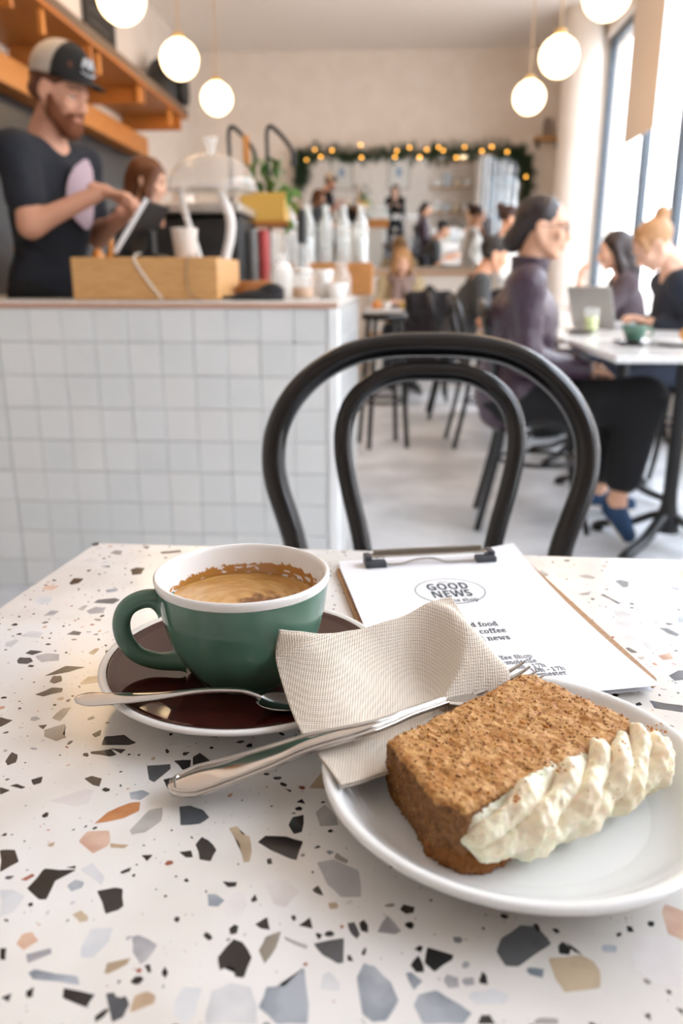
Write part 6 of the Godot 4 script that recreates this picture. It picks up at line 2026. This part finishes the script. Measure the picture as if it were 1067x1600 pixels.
# ---------------------------------------------------------------- mesh builder
class Geo:
	var v := PackedVector3Array()
	var c := PackedColorArray()
	var i := PackedInt32Array()
	var col := Color.WHITE
	var tinted := false
	var xf := Transform3D()
	var s0 := 0

	func pt(p: Vector3) -> int:
		v.append(xf * p)
		c.append(col)
		return v.size() - 1

	func tri(a: int, b: int, d: int) -> void:
		i.append(a)
		i.append(b)
		i.append(d)

	func quad(a: int, b: int, d: int, e: int) -> void:
		tri(a, b, d)
		tri(a, d, e)

	# turns the faces added since the last call outwards (clockwise seen from outside)
	func seal() -> Geo:
		var mid := Vector3.ZERO
		var n := 0
		for k in range(s0, i.size()):
			mid += v[i[k]]
			n += 1
		if n == 0:
			return self
		mid /= n
		var vol := 0.0
		for k in range(s0, i.size(), 3):
			vol += (v[i[k]] - mid).dot((v[i[k + 1]] - mid).cross(v[i[k + 2]] - mid))
		if vol > 0.0:
			for k in range(s0, i.size(), 3):
				var t := i[k + 1]
				i[k + 1] = i[k + 2]
				i[k + 2] = t
		s0 = i.size()
		return self

	func rings(rows: Array, around := true, capped := true) -> Geo:
		var n: int = rows[0].size()
		var first := v.size()
		for row in rows:
			for p in row:
				pt(p)
		for r in rows.size() - 1:
			for k in (n if around else n - 1):
				var a := first + r * n + k
				var b := first + r * n + (k + 1) % n
				quad(a, b, b + n, a + n)
		if capped and around:
			for r in [0, rows.size() - 1]:
				var m := Vector3.ZERO
				for p in rows[r]:
					m += p
				var mid := pt(m / n)
				var ring := []
				for k in n:
					ring.append(pt(rows[r][k]))
				for k in n:
					var a: int = ring[k]
					var b: int = ring[(k + 1) % n]
					if r == 0:
						tri(mid, b, a)
					else:
						tri(mid, a, b)
		return seal()

	# two-sided sheet with thickness from a grid of points
	func sheet(rows: Array, thick: float) -> Geo:
		var nr := rows.size()
		var nc: int = rows[0].size()
		var first := v.size()
		for side in 2:
			for r in nr:
				for k in nc:
					var du: Vector3 = rows[r][mini(k + 1, nc - 1)] - rows[r][maxi(k - 1, 0)]
					var dv: Vector3 = rows[mini(r + 1, nr - 1)][k] - rows[maxi(r - 1, 0)][k]
					var nn := du.cross(dv).normalized()
					pt(rows[r][k] + nn * thick * (0.5 if side == 0 else -0.5))
		var off := nr * nc
		for r in nr - 1:
			for k in nc - 1:
				var a := first + r * nc + k
				quad(a, a + 1, a + nc + 1, a + nc)
				quad(a + off, a + nc + off, a + nc + 1 + off, a + 1 + off)
		for r in nr - 1:
			for k in [0, nc - 1]:
				var a: int = first + r * nc + k
				if k == 0:
					quad(a, a + nc, a + nc + off, a + off)
				else:
					quad(a, a + off, a + nc + off, a + nc)
		for k in nc - 1:
			for r in [0, nr - 1]:
				var a: int = first + r * nc + k
				if r == 0:
					quad(a, a + off, a + 1 + off, a + 1)
				else:
					quad(a, a + 1, a + 1 + off, a + off)
		return seal()

	# solid of revolution; prof holds (radius, height)
	func lathe(prof: Array, seg := 24, at := Vector3.ZERO) -> Geo:
		var rows := []
		for p in prof:
			var row := PackedVector3Array()
			for k in seg:
				var a := TAU * k / seg
				row.append(at + Vector3(cos(a) * maxf(p.x, 1e-5), p.y, sin(a) * maxf(p.x, 1e-5)))
			rows.append(row)
		return rings(rows, true, prof[0].x > 1e-4)

	func tube(path: Array, radius, seg := 8, closed := false, flat := 1.0) -> Geo:
		var rows := []
		var n := path.size()
		var up := Vector3(0.137, 0.91, 0.31).normalized()
		for k in n:
			var a: Vector3 = path[(k - 1 + n) % n] if closed else path[maxi(k - 1, 0)]
			var b: Vector3 = path[(k + 1) % n] if closed else path[mini(k + 1, n - 1)]
			var t := (b - a).normalized()
			if k == 0 and absf(up.dot(t)) > 0.9:
				up = Vector3(1, 0.2, 0.1)
			var s := t.cross(up).normalized()
			up = s.cross(t).normalized()
			var r: float = radius if radius is float else radius[k]
			var row := PackedVector3Array()
			for q in seg:
				var w := TAU * q / seg
				row.append(path[k] + s * cos(w) * r + up * sin(w) * r * flat)
			rows.append(row)
		if closed:
			rows.append(rows[0])
		return rings(rows, true, not closed)

	func box(at: Vector3, size: Vector3, bevel := 0.0, turn := Basis()) -> Geo:
		var h := size / 2.0
		var b := minf(bevel, minf(h.x, minf(h.y, h.z)) * 0.9)
		var save := xf
		xf = xf * Transform3D(turn, at)
		for ax in 3:
			for s in [-1.0, 1.0]:
				var u := (ax + 1) % 3
				var w := (ax + 2) % 3
				var q := []
				for e in [[-1, -1], [1, -1], [1, 1], [-1, 1]]:
					var p := Vector3()
					p[ax] = s * h[ax]
					p[u] = e[0] * (h[u] - b)
					p[w] = e[1] * (h[w] - b)
					q.append(pt(p))
				if s > 0:
					quad(q[0], q[3], q[2], q[1])
				else:
					quad(q[0], q[1], q[2], q[3])
		if b > 0.0:
			for ax in 3:
				var u := (ax + 1) % 3
				var w := (ax + 2) % 3
				for e in [[-1, -1], [1, -1], [1, 1], [-1, 1]]:
					var q := []
					for f in [[-1, 0], [1, 0], [1, 1], [-1, 1]]:
						var p := Vector3()
						p[ax] = f[0] * (h[ax] - b)
						p[u] = e[0] * (h[u] - (b if f[1] == 0 else 0.0))
						p[w] = e[1] * (h[w] - (0.0 if f[1] == 0 else b))
						q.append(pt(p))
					if e[0] * e[1] > 0:
						quad(q[0], q[1], q[2], q[3])
					else:
						quad(q[0], q[3], q[2], q[1])
			for x in [-1, 1]:
				for y in [-1, 1]:
					for z in [-1, 1]:
						var p0 := pt(Vector3(x * h.x, y * (h.y - b), z * (h.z - b)))
						var p1 := pt(Vector3(x * (h.x - b), y * h.y, z * (h.z - b)))
						var p2 := pt(Vector3(x * (h.x - b), y * (h.y - b), z * h.z))
						if x * y * z > 0:
							tri(p0, p2, p1)
						else:
							tri(p0, p1, p2)
		xf = save
		return seal()

	# polygon in the xz plane, extruded from y0 to y1
	func prism(poly: PackedVector2Array, y0: float, y1: float) -> Geo:
		var t := Geometry2D.triangulate_polygon(poly)
		if t.is_empty():
			return self
		var n := poly.size()
		for y in [y0, y1]:
			var at := v.size()
			for p in poly:
				pt(Vector3(p.x, y, p.y))
			for k in range(0, t.size(), 3):
				if y == y0:
					tri(at + t[k], at + t[k + 1], at + t[k + 2])
				else:
					tri(at + t[k], at + t[k + 2], at + t[k + 1])
		var wind := Geometry2D.is_polygon_clockwise(poly)
		for k in n:
			var a: Vector2 = poly[k]
			var b: Vector2 = poly[(k + 1) % n]
			var q := [pt(Vector3(a.x, y0, a.y)), pt(Vector3(b.x, y0, b.y)), pt(Vector3(b.x, y1, b.y)), pt(Vector3(a.x, y1, a.y))]
			quad(q[0], q[1], q[2], q[3])
		# caps and sides made consistent by facing: rebuild by outward test
		var mid := Vector2.ZERO
		for p in poly:
			mid += p
		mid /= n
		for k in range(s0, i.size(), 3):
			var a := v[i[k]]
			var nn := (v[i[k + 2]] - a).cross(v[i[k + 1]] - a)
			var local := xf.basis.inverse() * nn
			var lp := xf.affine_inverse() * ((a + v[i[k + 1]] + v[i[k + 2]]) / 3.0)
			var want: float
			if absf(local.y) > 0.9 * local.length():
				want = local.y * (1.0 if lp.y > (y0 + y1) * 0.5 else -1.0)
			else:
				var probe := Vector2(lp.x, lp.z) + Vector2(local.x, local.z).normalized() * 1e-5
				want = -1.0 if Geometry2D.is_point_in_polygon(probe, poly) else 1.0
			if want < 0.0:
				var w := i[k + 1]
				i[k + 1] = i[k + 2]
				i[k + 2] = w
		s0 = i.size()
		return self

	func ell(at: Vector3, r: Vector3, seg := 14, turn := Basis()) -> Geo:
		var rows := []
		var n := maxi(seg / 2, 4)
		for q in n + 1:
			var b := PI * q / n - PI / 2
			var row := PackedVector3Array()
			for k in seg:
				var a := TAU * k / seg
				row.append(at + turn * Vector3(cos(b) * cos(a) * r.x, sin(b) * r.y, cos(b) * sin(a) * r.z))
			rows.append(row)
		return rings(rows, true, false)

	func mesh() -> ArrayMesh:
		var n := PackedVector3Array()
		n.resize(v.size())
		for k in range(0, i.size(), 3):
			var a := i[k]
			var b := i[k + 1]
			var d := i[k + 2]
			var f := (v[d] - v[a]).cross(v[b] - v[a])
			n[a] += f
			n[b] += f
			n[d] += f
		for k in n.size():
			n[k] = n[k].normalized() if n[k].length_squared() > 1e-30 else Vector3.UP
		var arr := []
		arr.resize(Mesh.ARRAY_MAX)
		arr[Mesh.ARRAY_VERTEX] = v
		arr[Mesh.ARRAY_NORMAL] = n
		arr[Mesh.ARRAY_INDEX] = i
		if tinted:
			arr[Mesh.ARRAY_COLOR] = c
		var m := ArrayMesh.new()
		m.add_surface_from_arrays(Mesh.PRIMITIVE_TRIANGLES, arr)
		return m


# ---------------------------------------------------------------- blended solids, meshed as surface nets
class Field:
	var caps := []
	var ells := []
	var dents := []
	var cuts := []

	func cap(a: Vector3, b: Vector3, ra: float, rb := -1.0) -> Field:
		caps.append([a, b, ra, ra if rb < 0.0 else rb])
		return self

	func ell(at: Vector3, r: Vector3, turn := Basis()) -> Field:
		ells.append([at, r, turn])
		return self

	func dent(at: Vector3, r: float, amount: float) -> Field:
		dents.append([at, r, amount])
		return self

	func cut(n: Vector3, d: float) -> Field:
		cuts.append([n, d])
		return self

	func build(g: Geo, cell: float, k: float, rough: FastNoiseLite = null, amp := 0.0) -> void:
		var lo := Vector3(1e9, 1e9, 1e9)
		var hi := -lo
		for p in caps:
			for e in 2:
				var r: float = p[2 + e] + 2.0 * k
				lo = lo.min(p[e] - Vector3(r, r, r))
				hi = hi.max(p[e] + Vector3(r, r, r))
		for p in ells:
			var r: float = maxf(p[1].x, maxf(p[1].y, p[1].z)) + 2.0 * k
			lo = lo.min(p[0] - Vector3(r, r, r))
			hi = hi.max(p[0] + Vector3(r, r, r))
		lo -= Vector3.ONE * cell
		var nx := int((hi.x - lo.x) / cell) + 3
		var ny := int((hi.y - lo.y) / cell) + 3
		var nz := int((hi.z - lo.z) / cell) + 3
		var s := PackedFloat32Array()
		s.resize(nx * ny * nz)
		var reach := 4.0 * k
		var ik := 1.0 / k
		for p in caps:
			var a: Vector3 = p[0]
			var b: Vector3 = p[1]
			var ra: float = p[2]
			var rb: float = p[3]
			var m := maxf(ra, rb) + reach
			var l0 := (a.min(b) - Vector3(m, m, m) - lo) / cell
			var l1 := (a.max(b) + Vector3(m, m, m) - lo) / cell
			var ab := b - a
			var inv := 1.0 / maxf(ab.length_squared(), 1e-12)
			for z in range(maxi(int(l0.z), 0), mini(int(l1.z) + 1, nz)):
				for y in range(maxi(int(l0.y), 0), mini(int(l1.y) + 1, ny)):
					var at := (z * ny + y) * nx
					for x in range(maxi(int(l0.x), 0), mini(int(l1.x) + 1, nx)):
						var q := lo + Vector3(x, y, z) * cell - a
						var t := clampf(q.dot(ab) * inv, 0.0, 1.0)
						var d := (q - ab * t).length() - ra - (rb - ra) * t
						if d < reach:
							s[at + x] += exp(-d * ik)
		for p in ells:
			var c: Vector3 = p[0]
			var r: Vector3 = p[1]
			var back: Basis = p[2].inverse()
			var m := maxf(r.x, maxf(r.y, r.z)) + reach
			var l0 := (c - Vector3(m, m, m) - lo) / cell
			var l1 := (c + Vector3(m, m, m) - lo) / cell
			for z in range(maxi(int(l0.z), 0), mini(int(l1.z) + 1, nz)):
				for y in range(maxi(int(l0.y), 0), mini(int(l1.y) + 1, ny)):
					var at := (z * ny + y) * nx
					for x in range(maxi(int(l0.x), 0), mini(int(l1.x) + 1, nx)):
						var q := back * (lo + Vector3(x, y, z) * cell - c)
						var u := q / r
						var k0 := u.length()
						var k1 := (u / r).length()
						var d := k0 * (k0 - 1.0) / maxf(k1, 1e-6)
						if d < reach:
							s[at + x] += exp(-d * ik)
		for p in dents:
			var c: Vector3 = p[0]
			var m: float = p[1] * 2.2
			var l0 := (c - Vector3(m, m, m) - lo) / cell
			var l1 := (c + Vector3(m, m, m) - lo) / cell
			for z in range(maxi(int(l0.z), 0), mini(int(l1.z) + 1, nz)):
				for y in range(maxi(int(l0.y), 0), mini(int(l1.y) + 1, ny)):
					for x in range(maxi(int(l0.x), 0), mini(int(l1.x) + 1, nx)):
						var q := lo + Vector3(x, y, z) * cell - c
						s[(z * ny + y) * nx + x] *= exp(-p[2] * exp(-q.length_squared() / (p[1] * p[1])) * ik)
		if not cuts.is_empty() or rough:
			for z in nz:
				for y in ny:
					for x in nx:
						var at := (z * ny + y) * nx + x
						if s[at] > 0.02:
							var q := lo + Vector3(x, y, z) * cell
							if rough and s[at] < 50.0:
								s[at] *= exp(amp * rough.get_noise_3dv(q) * ik)
							for e in cuts:
								var d: float = q.dot(e[0]) - e[1]
								if d > -reach:
									s[at] = minf(s[at], exp(-d * ik))
		nets(g, s, nx, ny, nz, lo, cell)

	static func nets(g: Geo, s: PackedFloat32Array, nx: int, ny: int, nz: int, lo: Vector3, cell: float) -> void:
		var step := PackedInt32Array([0, 1, nx, nx + 1, nx * ny, nx * ny + 1, nx * ny + nx, nx * ny + nx + 1])
		var ids := PackedInt32Array()
		ids.resize(s.size())
		ids.fill(-1)
		var ends := [[0, 1], [2, 3], [4, 5], [6, 7], [0, 2], [1, 3], [4, 6], [5, 7], [0, 4], [1, 5], [2, 6], [3, 7]]
		var cells := PackedInt32Array()
		for z in nz - 1:
			for y in ny - 1:
				var at := (z * ny + y) * nx
				for x in nx - 1:
					var o := at + x
					var n := 0
					if s[o] >= 1.0: n += 1
					if s[o + 1] >= 1.0: n += 1
					if s[o + nx] >= 1.0: n += 1
					if s[o + step[3]] >= 1.0: n += 1
					if s[o + step[4]] >= 1.0: n += 1
					if s[o + step[5]] >= 1.0: n += 1
					if s[o + step[6]] >= 1.0: n += 1
					if s[o + step[7]] >= 1.0: n += 1
					if n == 0 or n == 8:
						continue
					var sum := Vector3.ZERO
					var m := 0
					for e in ends:
						var fa := log(maxf(s[o + step[e[0]]], 1e-3))
						var fb := log(maxf(s[o + step[e[1]]], 1e-3))
						if (fa >= 0.0) != (fb >= 0.0):
							var t := fa / (fa - fb)
							var pa := Vector3(e[0] & 1, (e[0] >> 1) & 1, e[0] >> 2)
							var pb := Vector3(e[1] & 1, (e[1] >> 1) & 1, e[1] >> 2)
							sum += pa.lerp(pb, t)
							m += 1
					ids[o] = g.pt(lo + (Vector3(x, y, z) + sum / maxi(m, 1)) * cell)
					cells.append(o)
		var yz := nx * ny
		for o in cells:
			var here := s[o] >= 1.0
			# edges along x, y and z that start in this cell's low corner
			for ax in 3:
				var d: int = [1, nx, yz][ax]
				if (s[o + d] >= 1.0) == here:
					continue
				var u: int = [nx, yz, 1][ax]
				var w: int = [yz, 1, nx][ax]
				if o - u - w < 0:
					continue
				var a := ids[o]
				var b := ids[o - u]
				var c := ids[o - u - w]
				var e := ids[o - w]
				if a < 0 or b < 0 or c < 0 or e < 0:
					continue
				if here:
					g.quad(a, e, c, b)
				else:
					g.quad(a, b, c, e)
		g.seal()


# ---------------------------------------------------------------- helpers for nodes and materials
var used_names := {}

func numbered(called: String) -> String:
	used_names[called] = used_names.get(called, -1) + 1
	return called if used_names[called] == 0 else "%s_%03d" % [called, used_names[called]]

func tag(o: Node3D, label: String, category: String, group := "") -> Node3D:
	o.set_meta("label", label)
	o.set_meta("category", category)
	if group:
		o.set_meta("group", group)
	return o

func thing(called: String, label: String, category: String, at := Vector3.ZERO, turn := 0.0, group := "") -> Node3D:
	var o := Node3D.new()
	o.name = numbered(called)
	add_child(o)
	o.position = at
	o.rotation.y = deg_to_rad(turn)
	return tag(o, label, category, group)

func put(called: String, g, m: Material, parent: Node = self) -> MeshInstance3D:
	var o := MeshInstance3D.new()
	o.name = numbered(called) if parent == self else called
	o.mesh = g.mesh() if g is Geo else g
	o.material_override = m
	parent.add_child(o, true)
	return o

func struct(called: String, g, m: Material, parent: Node = self) -> MeshInstance3D:
	var o := put(called, g, m, parent)
	if parent == self:
		o.set_meta("kind", "structure")
	return o

func copy_of(o: Node3D, at: Vector3, turn: float, label: String, group := "") -> Node3D:
	var stem := String(o.name)
	var tail := stem.right(4)
	if tail.begins_with("_") and tail.substr(1).is_valid_int():
		stem = stem.left(-4)
	var d: Node3D = o.duplicate()
	d.name = numbered(stem)
	add_child(d)
	d.position = at
	d.rotation.y = deg_to_rad(turn)
	d.set_meta("label", label)
	if group:
		d.set_meta("group", group)
	return d

func mat(hex: String, rough := 0.6, metal := 0.0) -> StandardMaterial3D:
	var m := StandardMaterial3D.new()
	m.albedo_color = Color(hex)
	m.roughness = rough
	m.metallic = metal
	return m

func noise(freq: float, oct := 3, seed_ := 1, kind := FastNoiseLite.TYPE_SIMPLEX_SMOOTH) -> FastNoiseLite:
	var n := FastNoiseLite.new()
	n.noise_type = kind
	n.frequency = freq
	n.fractal_octaves = oct
	n.seed = seed_
	return n

func ramp(stops: Array) -> Gradient:
	var g := Gradient.new()
	var at := PackedFloat32Array()
	var cs := PackedColorArray()
	for s in stops:
		at.append(s[0])
		cs.append(Color(s[1]))
	g.offsets = at
	g.colors = cs
	return g

func noise_tex(n: FastNoiseLite, size := 256, stops := [], as_normal := false, strength := 4.0) -> NoiseTexture2D:
	var t := NoiseTexture2D.new()
	t.noise = n
	t.width = size
	t.height = size
	t.seamless = true
	t.generate_mipmaps = false
	if not stops.is_empty():
		t.color_ramp = ramp(stops)
	t.as_normal_map = as_normal
	t.bump_strength = strength
	return t

# world-space mottled material: colours between the stops, with scale repeats per metre
func mottled(stops: Array, scale_: Vector3, rough := 0.6, freq := 0.02, oct := 4, seed_ := 1, size := 256) -> StandardMaterial3D:
	var m := mat("ffffff", rough)
	m.albedo_texture = noise_tex(noise(freq, oct, seed_), size, stops)
	m.uv1_triplanar = true
	m.uv1_world_triplanar = true
	m.uv1_scale = scale_
	return m

func bumpy(m: StandardMaterial3D, scale_: float, strength: float, freq := 0.04, oct := 3, seed_ := 5) -> StandardMaterial3D:
	m.normal_enabled = true
	m.normal_texture = noise_tex(noise(freq, oct, seed_), 256, [], true, strength)
	if not m.uv1_triplanar:
		m.uv1_triplanar = true
		m.uv1_world_triplanar = false
		m.uv1_scale = Vector3.ONE * scale_
	return m

func wood(light: String, dark: String, along := 2, scale_ := 1.6, rough := 0.5, seed_ := 3) -> StandardMaterial3D:
	var s := Vector3(9, 9, 9) * scale_
	s[along] = 0.8 * scale_
	var m := mottled([[0.0, dark], [0.45, light], [0.6, light], [1.0, dark]], s, rough, 0.02, 4, seed_)
	return m

func cloth(hex: String, rough := 0.9) -> StandardMaterial3D:
	var m := mat(hex, rough)
	return bumpy(m, 9.0, 2.0, 0.03, 4, 11)

func glass(hex := "f4f8f8", alpha := 0.12) -> StandardMaterial3D:
	var m := mat(hex, 0.04)
	m.transparency = BaseMaterial3D.TRANSPARENCY_ALPHA
	m.albedo_color.a = alpha
	return m

func glow(hex: String, energy: float) -> StandardMaterial3D:
	var m := mat(hex, 0.4)
	m.emission_enabled = true
	m.emission = Color(hex)
	m.emission_energy_multiplier = energy
	return m

# Catmull-Rom through points
func smooth_path(p: Array, per := 6, closed := false) -> Array:
	var out := []
	var n := p.size()
	for k in (n if closed else n - 1):
		var a = p[(k - 1 + n) % n] if closed else p[maxi(k - 1, 0)]
		var b = p[k]
		var c = p[(k + 1) % n]
		var d = p[(k + 2) % n] if closed else p[mini(k + 2, n - 1)]
		for q in per:
			var t := float(q) / per
			out.append(b.cubic_interpolate(c, a, d, t))
	if not closed:
		out.append(p[n - 1])
	return out

func text_mesh(words: String, font: SystemFont, em: float, depth := 0.0002) -> TextMesh:
	var t := TextMesh.new()
	t.text = words
	t.font = font
	t.font_size = 64
	t.pixel_size = em / 64.0
	t.depth = depth
	t.curve_step = 2.0
	return t
